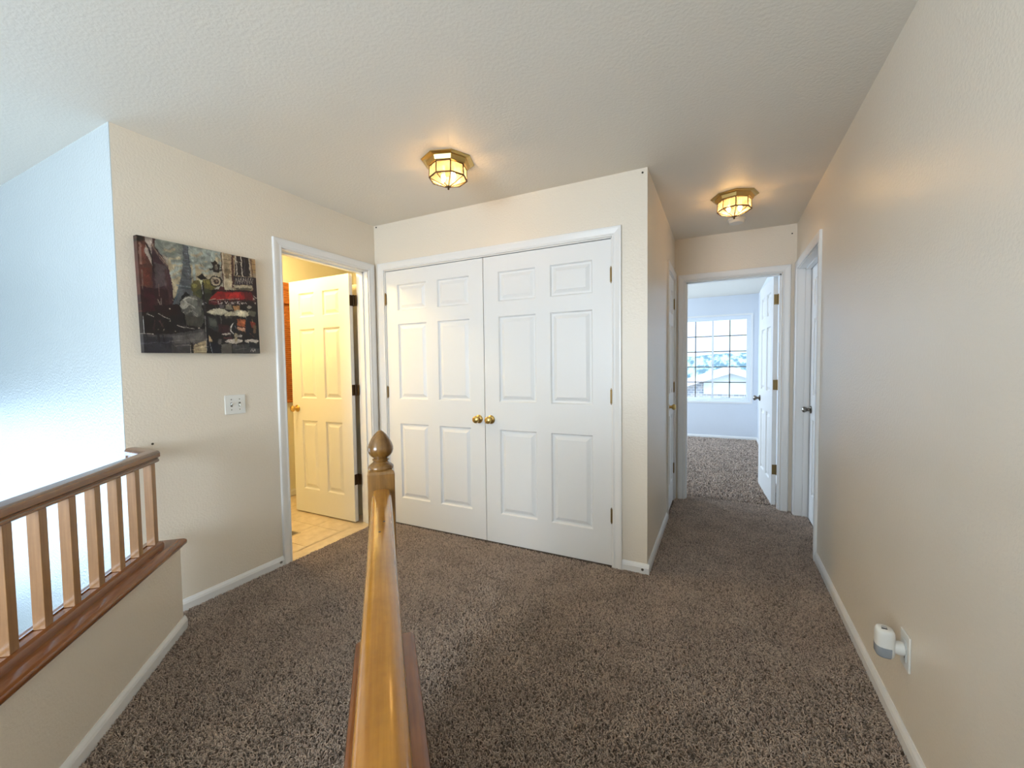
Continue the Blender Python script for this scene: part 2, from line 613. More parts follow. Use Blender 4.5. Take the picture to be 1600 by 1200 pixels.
baseboard('baseboard_left', (XL, 1.06), (XL, 1.716), (1, 0), 'white baseboard along the left wall')
baseboard('baseboard_half', snl(-1.6, LN + .0625)[:2], snl(2.424, LN + .0625)[:2], NL.xy, 'white baseboard along the left half wall')
baseboard('baseboard_half_front', sn(-1.6, FN + .0625)[:2], sn(1.31, FN + .0625)[:2], N.xy, 'white baseboard on the foreground half wall, right face')
baseboard('baseboard_half_front_left', sn(-1.6, FN - .0625)[:2], sn(1.31, FN - .0625)[:2], -N.xy, 'white baseboard on the foreground half wall, left face')
baseboard('baseboard_right', (XR, -2.6), (XR, 3.228), (-1, 0), 'white baseboard along the right wall')
bc = baseboard('baseboard_closet', (-0.549, YC), (XCL + .013, YC), (0, -1), 'short white baseboard right of the closet doors')
baseboard('baseboard_corridor', (XCL, YC + .0005), (XCL, 3.597), (1, 0), 'white baseboard along the corridor left wall')
baseboard('baseboard_bedroom', (-3.0, YBW), (BWX, YBW), (0, -1), 'white baseboard under the bedroom window')
baseboard('baseboard_bedroom_right', (BWX, YE + .12), (BWX, YBW), (-1, 0), 'white baseboard on the bedroom right wall')
baseboard('baseboard_bathroom', (BX, YS + .14), (BX, 3.6), (1, 0), 'white baseboard in the bathroom')
# round doorstop scar on the short baseboard
gg = Geo()
gg.lathe([(.0085, 0), (.0085, .002), (.0065, .002), (.0065, 0)], (XCL - .026, YC - .015, .034), 'y', 20)
gg.build('bumper_ring', plain('ring_mark', (0.45, 0.42, 0.36), 0.5), bc)

gg = Geo()
gg.lathe([(.0085, 0), (.0085, .002), (.0065, .002), (.0065, 0)], (XL + .013, 1.690, .036), 'x', 20)
gg.build('bumper_ring', bpy.data.materials['ring_mark'], bpy.data.objects['baseboard_left'])

# ------------------------------------------------------------------ door casings: mitred colonial profile and jamb lining
CAS = [(0, 0), (0, .010), (.006, .0125), (.012, .0105), (.018, .0105), (.030, .0135), (.044, .0165), (.055, .0165), (.0575, .013), (.0575, 0)]   # (distance from opening, thickness)


def casing(name, u0, u1, top, place, nout, depth, label, wall_t, stop=None, door_gap=0.0):
    """u0,u1 opening limits; place(u, out, z) -> xyz where out is towards the viewer's side of the wall"""
    root = empty(name, (0, 0, 0), label=label, **STR)
    rv = 0.004

    def leg(u, sgn):
        g = Geo()
        rings = []
        rings.append([place(u + sgn * (rv + a), t, 0.0) for a, t in CAS])
        rings.append([place(u + sgn * (rv + a), t, top + rv + a) for a, t in CAS])
        g.sweep(rings)
        g.build('casing', M['trim'], root)
    leg(u0, -1)
    leg(u1, 1)
    g = Geo()
    g.sweep([[place(u0 - rv - a, t, top + rv + a) for a, t in CAS], [place(u1 + rv + a, t, top + rv + a) for a, t in CAS]])
    g.build('casing', M['trim'], root)
    # jamb lining (2 cm boards) with a stop
    jt = 0.004
    g = Geo()

    def bx(ua, ub, oa, ob, za, zb):
        g.add([place(u, o, z) for u in (ua, ub) for o in (oa, ob) for z in (za, zb)],
              [(0, 1, 3, 2), (4, 6, 7, 5), (0, 4, 5, 1), (2, 3, 7, 6), (0, 2, 6, 4), (1, 5, 7, 3)])
    bx(u0 - .001, u0 + jt, -wall_t - .002, .001, 0, top)
    bx(u1 - jt, u1 + .001, -wall_t - .002, .001, 0, top)
    bx(u0, u1, -wall_t - .002, .001, top - jt, top + .001)
    if stop:
        a, b = stop
        bx(u0 + jt, u0 + jt + .011, -b, -a, 0, top - jt)
        bx(u1 - jt - .011, u1 - jt, -b, -a, 0, top - jt)
        bx(u0 + jt, u1 - jt, -b, -a, top - jt - .011, top - jt)
    g.build('jamb', M['trim'], root)
    return root


casing('trim_bathroom', B0, B1, BT, lambda u, o, z: (XL + o, u, z), 1, .12, 'white casing around the bathroom doorway', .12, (.045, .08))
casing('trim_closet', C0, C1, CT, lambda u, o, z: (u, YC - o, z), 1, .1, 'white casing around the double closet doors', .1, (.045, .06))
casing('trim_bedroom', E0, E1, ET, lambda u, o, z: (u, YE - o, z), 1, .115, 'white casing around the bedroom doorway', .115, (.03, .065))
casing('trim_linen', L0, L1, LT, lambda u, o, z: (XCL + o, u, z), 1, .1, 'white casing around the narrow corridor door', .1, (.05, .06))
casing('trim_right', R0, R1, RT, lambda u, o, z: (XR - o, u, z), 1, .115, 'white casing around the right-hand corridor door', .115, (.05, .085))

# ------------------------------------------------------------------ six-panel doors


def panel_geo(x0, x1, z0, z1, side_y, sgn):
    """moulded sunk panel with a raised field; side_y is the face plane, sgn the outward direction along y"""
    steps = [(0, 0), (.008, -.012), (.015, -.0125), (.020, -.0120), (.043, -.002), (.046, -.002)]
    v, f = [], []
    for ins, dep in steps:
        y = side_y + sgn * dep
        v += [(x0 + ins, y, z0 + ins), (x1 - ins, y, z0 + ins), (x1 - ins, y, z1 - ins), (x0 + ins, y, z1 - ins)]
    for i in range(len(steps) - 1):
        for j in range(4):
            k = (j + 1) % 4
            f.append((i * 4 + j, i * 4 + k, i * 4 + 4 + k, i * 4 + 4 + j))
    b = (len(steps) - 1) * 4
    f.append((b, b + 1, b + 2, b + 3))
    return v, f


def knob_geo(g, x, y, z, sgn, r=.027, ln=.062):
    g.lathe([(.0, 0), (.030, 0), (.031, sgn * .004), (.026, sgn * .010), (.013, sgn * .013), (.0115, sgn * .026), (.016, sgn * .032), (r * .93, sgn * .040), (r, sgn * .048), (r * .92, sgn * .056), (r * .55, sgn * ln), (0, sgn * (ln + .001))], (x, y, z), 'y', 24)
    return g


def door(name, origin, rz, wd, ht, label, side=1, knobs=(), knob_z=.90, knob_mat='brass', hinge=None, hinge_mat='antique_brass', hinge_open=False, z0=.012, knob_x=None, kr=.027):
    """hinge edge at local x=0; the viewer's face is y=0, looking along side*y"""
    t = .035
    root = empty(name, (origin[0], origin[1], 0), rz, label=label, **STR)
    st = .118 if wd > .6 else .085
    mu = .105 if wd > .6 else .075
    pw = (wd - 2 * st - mu) / 2
    xs = [0, st, st + pw, st + pw + mu, wd - st, wd]
    k = ht / 2.046
    zs = [z0] + [z0 + a * k for a in (.213, .822, 1.019, 1.623, 1.727, 1.934)] + [z0 + ht]
    yf, yb = 0.0, -side * t
    v, f = [], []
    for yy in (yf, yb):
        for z in zs:
            for x in xs:
                v.append((x, yy, z))
    nx, nz = len(xs), len(zs)
    cells = [(i, j) for i in (1, 3) for j in (1, 3, 5)]
    for s in range(2):
        o = s * nx * nz
        for j in range(nz - 1):
            for i in range(nx - 1):
                if (i, j) in cells:
                    continue
                a = o + j * nx + i
                f.append((a, a + 1, a + nx + 1, a + nx))
    q = nx * nz
    for j in range(nz - 1):
        for i in (0, nx - 1):
            a = j * nx + i
            f.append((a, a + nx, a + nx + q, a + q))
    for i in range(nx - 1):
        for j in (0, nz - 1):
            a = j * nx + i
            f.append((a, a + 1, a + 1 + q, a + q))
    mesh_obj('leaf', v, f, M['door'], root)
    for i, j in cells:
        g = Geo()
        g.add(*panel_geo(xs[i], xs[i + 1], zs[j], zs[j + 1], yf, side))
        g.add(*panel_geo(xs[i], xs[i + 1], zs[j], zs[j + 1], yb, -side))
        # thin core so the panel is a closed slab
        g.build('panel', M['door'], root)
    kx = knob_x if knob_x is not None else wd - .062
    for kn in knobs:
        g = Geo()
        if kn == 'front':
            knob_geo(g, kx, 0, knob_z, side, kr)
        else:
            knob_geo(g, kx, -side * t, knob_z, -side, kr)
        g.build('knob', M[knob_mat], root, True)
    for hz in (hinge or ()):
        g = Geo()
        if hinge_open:
            g.box(-.0025, .001, *sorted((-side * .004, -side * .034)), hz - .044, hz + .044)
            g.tube((-.007, -side * (t + .003), hz - .046), (-.007, -side * (t + .003), hz + .046), .006, 10)
            g.box(-.040, -.008, *sorted((-side * (t + .006), -side * (t + .009))), hz - .044, hz + .044)
        else:
            g.tube((-.002, side * .005, hz - .045), (-.002, side * .005, hz + .045), .0058, 10)
            for q2 in (-.049, .049):
                g.lathe([(.0, -.003), (.0045, -.002), (.0045, .002), (0, .003)], (-.002, side * .005, hz + q2), 'z', 8)
            g.box(-.006, .006, *sorted((-side * .002, side * .002)), hz - .043, hz + .043)
        g.build('hinge', M[hinge_mat], root, False)
    return root


HZ = (.333, 1.087, 1.839)
door('door_1', (-2.440, YC + .006), 0, .911, 2.046, 'left leaf of the white six-panel double closet doors', side=-1, knobs=('front',), hinge=HZ, knob_x=.911 - .048, kr=.026, knob_z=.903)
door('door_2', (-.613, YC + .006), PI, .911, 2.046, 'right leaf of the white six-panel double closet doors', side=1, knobs=('front',), hinge=HZ, knob_x=.911 - .048, kr=.026, knob_z=.903)
door('door_3', (-2.70, 2.455), PI, .735, 2.040, 'white six-panel bathroom door standing open into the yellow-lit bathroom', side=1, knobs=('front', 'back'), knob_z=.935, hinge=(.362, 1.105, 1.836), hinge_mat='bronze', hinge_open=True)
door('door_4', (.405, YE + .118), math.atan2(.698, -.047), .735, 2.025, 'white six-panel bedroom door standing open beside the far window', side=1, knobs=('front', 'back'), knob_mat='pewter', knob_z=.925, hinge=(.335, 1.09, 1.84), hinge_mat='antique_brass', hinge_open=True)
door('door_5', (XCL - .004, L1 - .006), -PI / 2, .490, 2.040, 'narrow white closed door on the corridor left wall', side=1, knobs=('front',), knob_z=.925, hinge=(.310, 1.07, 1.838), knob_x=.435, kr=.025)
door('door_6', (XR + .090, R0 + .008), PI / 2, .828, 2.036, 'white closed door set deep in the right corridor wall', side=1, knobs=('front',), knob_mat='pewter', knob_z=.905, knob_x=.760, kr=.023)

# ------------------------------------------------------------------ bedroom window (two sashes with grilles)
wr = empty('window_1', (0, YBW, 0), label='white sliding bedroom window with grilles, hills and a house outside', **STR)
fy0, fy1 = .03, .09
g = Geo()
F = .035
g.box(G0, G1, fy0, fy1, GZ1 - F, GZ1).box(G0, G1, fy0, fy1, GZ0, GZ0 + F).box(G0, G0 + F, fy0, fy1, GZ0 + F, GZ1 - F).box(G1 - F, G1, fy0, fy1, GZ0 + F, GZ1 - F)
g.build('frame', M['vinyl'], wr)
mid = -.134
for x0, x1, yo in ((G0 + F, mid + .012, .066), (mid - .012, G1 - F, .04)):
    sf = .026
    z0, z1 = GZ0 + F, GZ1 - F
    g = Geo()
    g.box(x0, x1, yo, yo + .022, z1 - sf, z1).box(x0, x1, yo, yo + .022, z0, z0 + sf).box(x0, x0 + sf, yo, yo + .022, z0 + sf, z1 - sf).box(x1 - sf, x1, yo, yo + .022, z0 + sf, z1 - sf)
    so = g.build('sash', M['vinyl'], wr)
    Geo().box(x0 + sf, x1 - sf, yo + .004, yo + .008, z0 + sf, z1 - sf).build('pane', M['pane'], so)
    mw = .0085
    xm = (x0 + x1) / 2
    gm = M.setdefault('grille', plain('grille_bar', (0.20, 0.185, 0.16), 0.5))
    Geo().box(xm - mw, xm + mw, yo + .010, yo + .016, z0 + sf, z1 - sf).build('grille_bar', gm, so)
    for k in range(1, 5):
        zz = z0 + sf + (z1 - z0 - 2 * sf) * k / 5
        Geo().box(x0 + sf, x1 - sf, yo + .010, yo + .016, zz - mw, zz + mw).build('grille_bar', gm, so)
Geo().box(mid - .016, mid - .004, .028, .04, 1.22, 1.27).build('latch', M['vinyl'], wr)
# drywall-return trim round the window
g = Geo()
for a, b, c, d in ((G0 - .03, G1 + .03, GZ1, GZ1 + .03), (G0 - .03, G1 + .03, GZ0 - .03, GZ0), (G0 - .03, G0, GZ0, GZ1), (G1, G1 + .03, GZ0, GZ1)):
    g.box(a, b, -.008, 0.0, c, d)
g.build('window_trim', M['trim'], wr)

# behind the viewer: the foyer window, and a made-up window added for fill
for nm, W, wy, lab in (('window_2', W1, BACK, 'tall foyer window behind the viewer'), ('fill_window', W2, LB, 'unseen window added behind the viewer for the fill light')):
    r_ = empty(nm, (0, wy, 0), label=lab, **STR)
    g = Geo()
    t = .05
    g.box(W[0], W[1], -.06, -.01, W[3] - t, W[3]).box(W[0], W[1], -.06, -.01, W[2], W[2] + t).box(W[0], W[0] + t, -.06, -.01, W[2], W[3]).box(W[1] - t, W[1], -.06, -.01, W[2], W[3])
    g.build('frame', M['vinyl'], r_)
    Geo().box(W[0] + t, W[1] - t, -.05, -.045, W[2] + t, W[3] - t).build('pane', M['pane'], r_)

r_ = empty('window_4', (FX, -1.1, -.45), label='wide window in the side wall of the foyer', **STR)
g = Geo()
g.box(-.07, -.02, -1.75, 1.75, 1.25, 1.30).box(-.07, -.02, -1.75, 1.75, -1.30, -1.25).box(-.07, -.02, -1.75, -1.70, -1.25, 1.25).box(-.07, -.02, 1.70, 1.75, -1.25, 1.25)
g.build('frame', M['vinyl'], r_)
Geo().box(-.055, -.05, -1.7, 1.7, -1.25, 1.25).build('pane', M['pane'], r_)

# ------------------------------------------------------------------ carpet pile (real yarn tufts, geometry nodes)


def carpet(name, corners, density, label, seed, scale=1.0):
    me = bpy.data.meshes.new(name)
    me.from_pydata([(x, y, 0.001) for x, y in corners], [], [tuple(range(len(corners)))])
    me.materials.append(M['yarn'])
    o = bpy.data.objects.new(name, me)
    COL.objects.link(o)
    props(o, label=label, cat='carpet', kind='stuff')
    ng = bpy.data.node_groups.new(name + '_nodes', 'GeometryNodeTree')
    ng.interface.new_socket('Geometry', in_out='INPUT', socket_type='NodeSocketGeometry')
    ng.interface.new_socket('Geometry', in_out='OUTPUT', socket_type='NodeSocketGeometry')
    nd = ng.nodes
    gi, go = nd.new('NodeGroupInput'), nd.new('NodeGroupOutput')
    di = nd.new('GeometryNodeDistributePointsOnFaces')
    di.inputs['Density'].default_value = density
    di.inputs['Seed'].default_value = seed
    ng.links.new(gi.outputs[0], di.inputs['Mesh'])
    bz = nd.new('GeometryNodeCurveQuadraticBezier')
    bz.inputs['Resolution'].default_value = 3
    bz.inputs['Start'].default_value = (0, 0, -.001)
    bz.inputs['Middle'].default_value = (.001, 0, .012)
    bz.inputs['End'].default_value = (.013, 0, .0155)
    ci = nd.new('GeometryNodeCurvePrimitiveCircle')
    ci.inputs['Resolution'].default_value = 4
    ci.inputs['Radius'].default_value = .0026
    cm = nd.new('GeometryNodeCurveToMesh')
    ng.links.new(bz.outputs[0], cm.inputs['Curve'])
    ng.links.new(ci.outputs[0], cm.inputs['Profile Curve'])
    if 'Fill Caps' in cm.inputs:
        cm.inputs['Fill Caps'].default_value = True
    sm = nd.new('GeometryNodeSetMaterial')
    sm.inputs['Material'].default_value = M['yarn']
    ng.links.new(cm.outputs[0], sm.inputs['Geometry'])
    ip = nd.new('GeometryNodeInstanceOnPoints')
    ng.links.new(di.outputs['Points'], ip.inputs['Points'])
    ng.links.new(sm.outputs[0], ip.inputs['Instance'])
    rr = nd.new('FunctionNodeRandomValue')
    rr.data_type = 'FLOAT_VECTOR'
    rr.inputs[0].default_value = (-.45, -.45, 0)
    rr.inputs[1].default_value = (.45, .45, 6.283)
    ng.links.new(rr.outputs[0], ip.inputs['Rotation'])
    rs = nd.new('FunctionNodeRandomValue')
    rs.data_type = 'FLOAT'
    rs.inputs[2].default_value = .75 * scale
    rs.inputs[3].default_value = 1.25 * scale
    ng.links.new(rs.outputs[1], ip.inputs['Scale'])
    # yarn tone: random per tuft plus broad patches of walked-on pile
    rv = nd.new('FunctionNodeRandomValue')
    rv.data_type = 'FLOAT'
    rv.inputs[2].default_value = 0.0
    rv.inputs[3].default_value = 0.85
    pos = nd.new('GeometryNodeInputPosition')
    nz = nd.new('ShaderNodeTexNoise')
    nz.inputs['Scale'].default_value = 5.5
    nz.inputs['Detail'].default_value = 3
    ng.links.new(pos.outputs[0], nz.inputs['Vector'])
    mu = nd.new('ShaderNodeMath')
    mu.operation = 'MULTIPLY_ADD'
    mu.inputs[1].default_value = 0.55
    mu.inputs[2].default_value = -0.20
    ng.links.new(nz.outputs[0], mu.inputs[0])
    ad = nd.new('ShaderNodeMath')
    ad.operation = 'ADD'
    ng.links.new(mu.outputs[0], ad.inputs[0])
    ng.links.new(rv.outputs[1], ad.inputs[1])
    sa = nd.new('GeometryNodeStoreNamedAttribute')
    sa.data_type = 'FLOAT'
    sa.domain = 'POINT'
    sa.inputs['Name'].default_value = 'yarn'
    ng.links.new(di.outputs['Points'], sa.inputs['Geometry'])
    ng.links.new(ad.outputs[0], sa.inputs['Value'])
    ng.links.new(sa.outputs[0], ip.inputs['Points'])
    ng.links.new(ip.outputs[0], go.inputs[0])
    md = o.modifiers.new('pile', 'NODES')
    md.node_group = ng
    return o


carpet('carpet_pile', [(XR - .014, -.9), (XR - .014, 3.29), (XR + .08, 3.29), (XR + .08, 4.12), (XR - .014, 4.12), (XR - .014, YE + .115), (XCL + .01, YE + .115), (XCL + .014, YC - .012), (XL + .014, YC - .012), (XL + .014, 1.09), snl(2.42, LN + .078)[:2], snl(0.2, LN + .078)[:2]],
       48000, 'brown frieze carpet covering the landing and corridor', 3, 0.58)
carpet('bedroom_carpet_pile', [(BWX - .014, YE + .115), (BWX - .014, YBW - .014), (-2.2, YBW - .014), (-2.2, YE + .115)], 7000, 'brown frieze carpet on the bedroom floor seen through the doorway', 4, 1.35)

# ------------------------------------------------------------------ railings
RAIL = [(-.019, 0), (.019, 0), (.0245, .004), (.0245, .012), (.0215, .016), (.0225, .020), (.0285, .026), (.0285, .041), (.0265, .049), (.021, .0545), (.012, .057), (0, .0575), (-.012, .057), (-.021, .0545), (-.0265, .049), (-.0285, .041), (-.0285, .026), (-.0225, .020), (-.0215, .016), (-.0245, .012), (-.0245, .004)]
CAP = [(-.0635, -.018), (.0635, -.018), (.0665, -.018), (.070, -.013), (.0735, -.006), (.0755, 0), (.0855, .0), (.0875, .004), (.0875, .015), (.085, .020), (.079, .0225), (.073, .0245), (-.073, .0245), (-.079, .0225), (-.085, .020), (-.0875, .015), (-.0875, .004), (-.0855, .0), (-.0755, 0), (-.0735, -.006), (-.070, -.013), (-.0665, -.018)]
SHOE = [(-.033, 0), (.033, 0), (.033, .017), (.0285, .026), (.0165, .030), (.0165, .026), (-.0165, .026), (-.0165, .030), (-.0285, .026), (-.033, .017)]


def railing(name, s0, s1, nc, label, mats, bal, cap_end, sn=sn, th=TH, wall_x=None):
    """local x runs along the half wall, from s0"""
    root = empty(name, sn(s0, nc, HWT), PI / 2 + th, label=label, cat='railing')
    L = s1 - s0

    def ext(nm, prof, zz, a, b, m, smooth=True):
        g = Geo()
        g.sweep([[(x, y, z + zz) for y, z in prof] for x in (a, b)])
        return g.build(nm, m, root, smooth)
    if wall_x is None:
        ext('handrail', RAIL, .8575 - HWT, 0, L, mats[0])
    else:
        # mitred return from the rail's end straight into the wall
        a2 = PI - (PI / 2 + th)
        d2 = Vector((math.cos(a2), math.sin(a2)))
        l1, l2 = Vector((0, 1)), Vector((-d2.y, d2.x))
        mi = (l1 + l2) / (1 + l1.dot(l2))
        cx = L - .012
        far = (sn(s0 + cx, nc)[0] - wall_x)
        g = Geo()
        g.sweep([[(0, y, z + .8575 - HWT) for y, z in RAIL], [(cx + mi.x * y, mi.y * y, z + .8575 - HWT) for y, z in RAIL], [(cx + d2.x * far + l2.x * y, d2.y * far + l2.y * y, z + .8575 - HWT) for y, z in RAIL]])
        g.build('handrail', mats[0], root, True)
    ext('base_cap', CAP, .0005, 0, cap_end - s0, mats[1])
    ext('shoe_rail', SHOE, .025, 0, L - .012, mats[1])
    bm_ = None
    for s in bal:
        if bm_ is None:
            bm_ = Geo().box(-.016, .016, -.016, .016, .0515, .4275).build('baluster', mats[2], root, bevel=.0015)
            o = bm_
        else:
            o = bm_.copy()
            COL.objects.link(o)
            o.parent = root
        o.location = (s - s0, 0, 0)
    return root


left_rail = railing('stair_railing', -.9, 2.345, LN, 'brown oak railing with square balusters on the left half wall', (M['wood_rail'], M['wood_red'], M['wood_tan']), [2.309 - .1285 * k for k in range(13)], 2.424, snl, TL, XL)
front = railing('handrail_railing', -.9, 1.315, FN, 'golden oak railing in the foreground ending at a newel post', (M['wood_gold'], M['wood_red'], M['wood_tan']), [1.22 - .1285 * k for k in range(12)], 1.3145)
front.name = 'stair_railing.001'
# newel post with acorn finial
L0n = 1.3155 + .9
g = Geo()
hw = .040
rings = []
zt = .971 - HWT
for z, r in ((-HWT, hw), (zt - .012, hw), (zt - .004, hw - .003), (zt, hw - .008)):
    rings.append([(L0n + hw + a * r, b * r, z) for a, b in ((-1, -1), (1, -1), (1, 1), (-1, 1))])
g.sweep(rings)
nw = g.build('newel_post', M['wood_newel'], front, bevel=.003)
prof = [(0, 0), (.0375, 0), (.0385, .004), (.0375, .009), (.031, .015), (.024, .020), (.0225, .0225), (.0235, .026), (.0255, .0285), (.0235, .031), (.0205, .033), (.0225, .036), (.030, .041), (.0360, .050), (.0385, .060), (.0380, .068), (.0345, .079), (.0275, .093), (.019, .106), (.0105, .1145), (.005, .1185), (0, .1200)]
Geo().lathe(prof, (L0n + hw, 0, zt - .001), 'z', 32).build('finial', M['wood_newel'], nw, True)
for a, b in ((-.004, .004), (.012, -.006)):
    Geo().lathe([(0, 0), (.0028, 0), (.002, .0012), (0, .0014)], (L0n - .33 + a * 4, b, .915 - HWT), 'z', 8).build('nail_plug', M['nail'], front)

# ------------------------------------------------------------------ ceiling lights


def ceiling_light(loc, label, start):
    root = empty('ceiling_light', loc, start, label=label, cat='ceiling light', group='octagonal brass and glass ceiling lights')
    Geo().lathe([(0, 0), (.150, 0), (.150, -.004), (.138, -.010), (.118, -.010), (0, -.010)], (0, 0, 0), 'z', 8).build('base_plate', M['brass'], root)
    Geo().lathe([(.100, -.010), (.124, -.010), (.122, -.014), (.116, -.031), (.112, -.035), (.108, -.035), (.108, -.012)], (0, 0, 0), 'z', 8).build('band', M['brass'], root)
    zt_, zb, zc = -.035, -.096, -.136
    rt, rb, rc = .104, .106, .012

    def oc(r, k, z):
        a = 2 * PI * k / 8
        return Vector((r * math.cos(a), r * math.sin(a), z))
    fr = Geo()
    for k in range(8):
        a, b, c, d = oc(rt, k, zt_), oc(rt, k + 1, zt_), oc(rb, k + 1, zb), oc(rb, k, zb)
        ct = (a + b + c + d) / 4
        n = Vector((ct.x, ct.y, 0)).normalized() * .0015
        for P in (((a, b, c, d), n), ((d, c, oc(rc, k + 1, zc), oc(rc, k, zc)), Vector((n.x * .6, n.y * .6, -.001)))):
            v = [p + P[1] for p in P[0]] + [p - P[1] for p in P[0]]
            Geo().add(v, [(0, 1, 2, 3), (7, 6, 5, 4), (0, 4, 5, 1), (1, 5, 6, 2), (2, 6, 7, 3), (3, 7, 4, 0)]).build('glass_pane', M['lamp_glass'], root)
        fr.tube(a, d, .0034, 6).tube(d, c, .0046, 6).tube(a, b, .0038, 6).tube(d, oc(rc, k, zc), .0031, 6)
    fr.lathe([(0, .004), (.016, .003), (.016, -.003), (0, -.004)], (0, 0, zc), 'z', 8)
    fr.build('came', M['came'], root)
    Geo().lathe([(0, 0), (.006, -.001), (.004, -.005), (.0065, -.010), (.005, -.014), (0, -.017)], (0, 0, zc - .003), 'z', 12).build('finial', M['came'], root, True)
    for sx in (-1, 1):
        b = Geo().lathe([(0, 0), (.010, 0), (.010, -.038), (.012, -.042)], (sx * .035, 0, -.012), 'z', 12).lathe([(.012, 0), (.011, -.012), (.0, -.014)], (sx * .035, 0, -.052), 'z', 12).build('socket', M['white_plastic'], root)
        Geo().lathe([(.006, 0), (.009, -.004), (.0125, -.011), (.013, -.017), (.011, -.025), (.006, -.034), (.002, -.040), (0, -.041)], (sx * .035, 0, -.066), 'z', 14).build('bulb', M['bulb'], b, True)
    return root


ceiling_light((-1.388, 1.995, H), 'octagonal brass and glass ceiling light before the closet doors', math.radians(-3))
ceiling_light((.072, 3.330, H), 'octagonal brass and glass ceiling light in the narrow corridor', math.radians(4))

# bathroom globe lamp (out of the picture)
bl = empty('bathroom_lamp', (-3.28, 1.95, H), label='globe lamp on the bathroom ceiling lighting it yellow', cat='ceiling light')
Geo().lathe([(0, 0), (.08, 0), (.08, -.02), (0, -.02)], (0, 0, 0), 'z', 20).build('base_plate', M['brass'], bl)
Geo().lathe([(.05, -.021), (.085, -.05), (.095, -.09), (.08, -.13), (.045, -.155), (0, -.165)], (0, 0, 0), 'z', 20).build('globe', M['bath_globe'], bl, True)

# smoke detector
sd = empty('smoke_detector', (.100, 3.850, H), label='round white smoke detector on the corridor ceiling', cat='smoke detector')
Geo().lathe([(0, 0), (.066, 0), (.066, -.010), (.062, -.014), (0, -.014)], (0, 0, 0), 'z', 32).build('base', M['white_plastic'], sd, True)
Geo().lathe([(.058, -.014), (.057, -.026), (.050, -.034), (.020, -.037), (0, -.037)], (0, 0, 0), 'z', 32).build('cover', M['white_plastic'], sd, True)

# ------------------------------------------------------------------ light switch
sw = empty('light_switch', (XL, 1.451, 1.081), label='white double toggle switch plate below the street painting', cat='light switch')
Geo().box(0.0, .006, -.058, .058, -.056, .056).build('plate', M['white_plastic'], sw, bevel=.003)
for yy, up in ((-.023, 1), (.023, -1)):
    s = Geo().box(.0055, .0072, yy - .0055, yy + .0055, -.0125, .0125).build('slot', plain('switch_slot', (0.16, 0.15, 0.13), 0.6), sw)
    g = Geo()
    z1 = up * .009
    g.sweep([[(.006, yy + a, b) for a, b in ((-.004, -.005), (.004, -.005), (.004, .005), (-.004, .005))], [(.019, yy + a, z1 + b) for a, b in ((-.003, -.003), (.003, -.003), (.003, .003), (-.003, .003))]])
    g.build('toggle', M['white_plastic'], sw)
    for zz in (-.030, .030):
        Geo().lathe([(0, 0), (.0032, 0), (.0026, .0016), (0, .0018)], (.006, yy, zz), 'x', 10).build('screw', M['pewter'], sw)

# ------------------------------------------------------------------ outlet and night light
ou = empty('wall_outlet', (XR, 1.782, .326), label='white outlet plate low on the right wall behind the night light', cat='outlet')
Geo().box(-.006, 0.0, -.037, .037, -.059, .059).build('plate', M['white_plastic'], ou, bevel=.0025)
for zz in (.02, -.02):
    rc_ = Geo().box(-.0075, -.005, -.0165, .0165, zz - .0135, zz + .0135).build('receptacle', M['white_plastic'], ou, bevel=.001)
    if zz < 0:
        for yy in (-.006, .006):
            Geo().box(-.0078, -.007, yy - .001, yy + .001, zz - .004, zz + .005).build('slot', M['black'], rc_)
nl = empty('night_light', (XR - .008, 1.786, .338), label='white plug-in night light with grey lens in the right wall outlet', cat='night light')
g = Geo()
rings = []
for z, k in ((-.046, .72), (-.043, .86), (-.036, .97), (-.02, 1.0), (.026, 1.0), (.038, .96), (.045, .84), (.048, .66)):
    ring = []
    for q in range(20):
        a = 2 * PI * q / 20
        ring.append((-.048 + .026 * k * math.copysign(abs(math.cos(a)) ** .75, math.cos(a)), .029 * k * math.copysign(abs(math.sin(a)) ** .75, math.sin(a)), z))
    rings.append(ring)
g.sweep(rings)
g.build('body', M['white_plastic'], nl, True)
Geo().lathe([(0, 0), (.021, 0), (.022, -.010), (.019, -.026), (0, -.026)], (0, 0, -.012), 'x', 20).build('plug_housing', M['white_plastic'], nl, True)
g = Geo()
rings = []
for z, k in ((-.0475, .6), (-.044, .86), (-.037, .985), (-.012, 1.015), (-.009, 1.0)):
    rings.append([(-.048 + .0268 * k * math.copysign(abs(math.cos(a)) ** .75, math.cos(a)), .0298 * k * math.copysign(abs(math.sin(a)) ** .75, math.sin(a)), z) for a in [PI * (.62 + 1.0 * q / 14) for q in range(15)]])
g.sweep(rings, close=False)
g.build('lens', M['lens'], nl, True)
Geo().lathe([(0, 0), (.008, 0), (.008, .002), (0, .0025)], (-.050, 0, .0475), 'z', 16).build('sensor', plain('sensor_window', (0.5, 0.5, 0.5), 0.15), nl)
Geo().box(-.060, -.044, -.012, -.008, .047, .0495).build('sensor_slot', M['black'], nl)

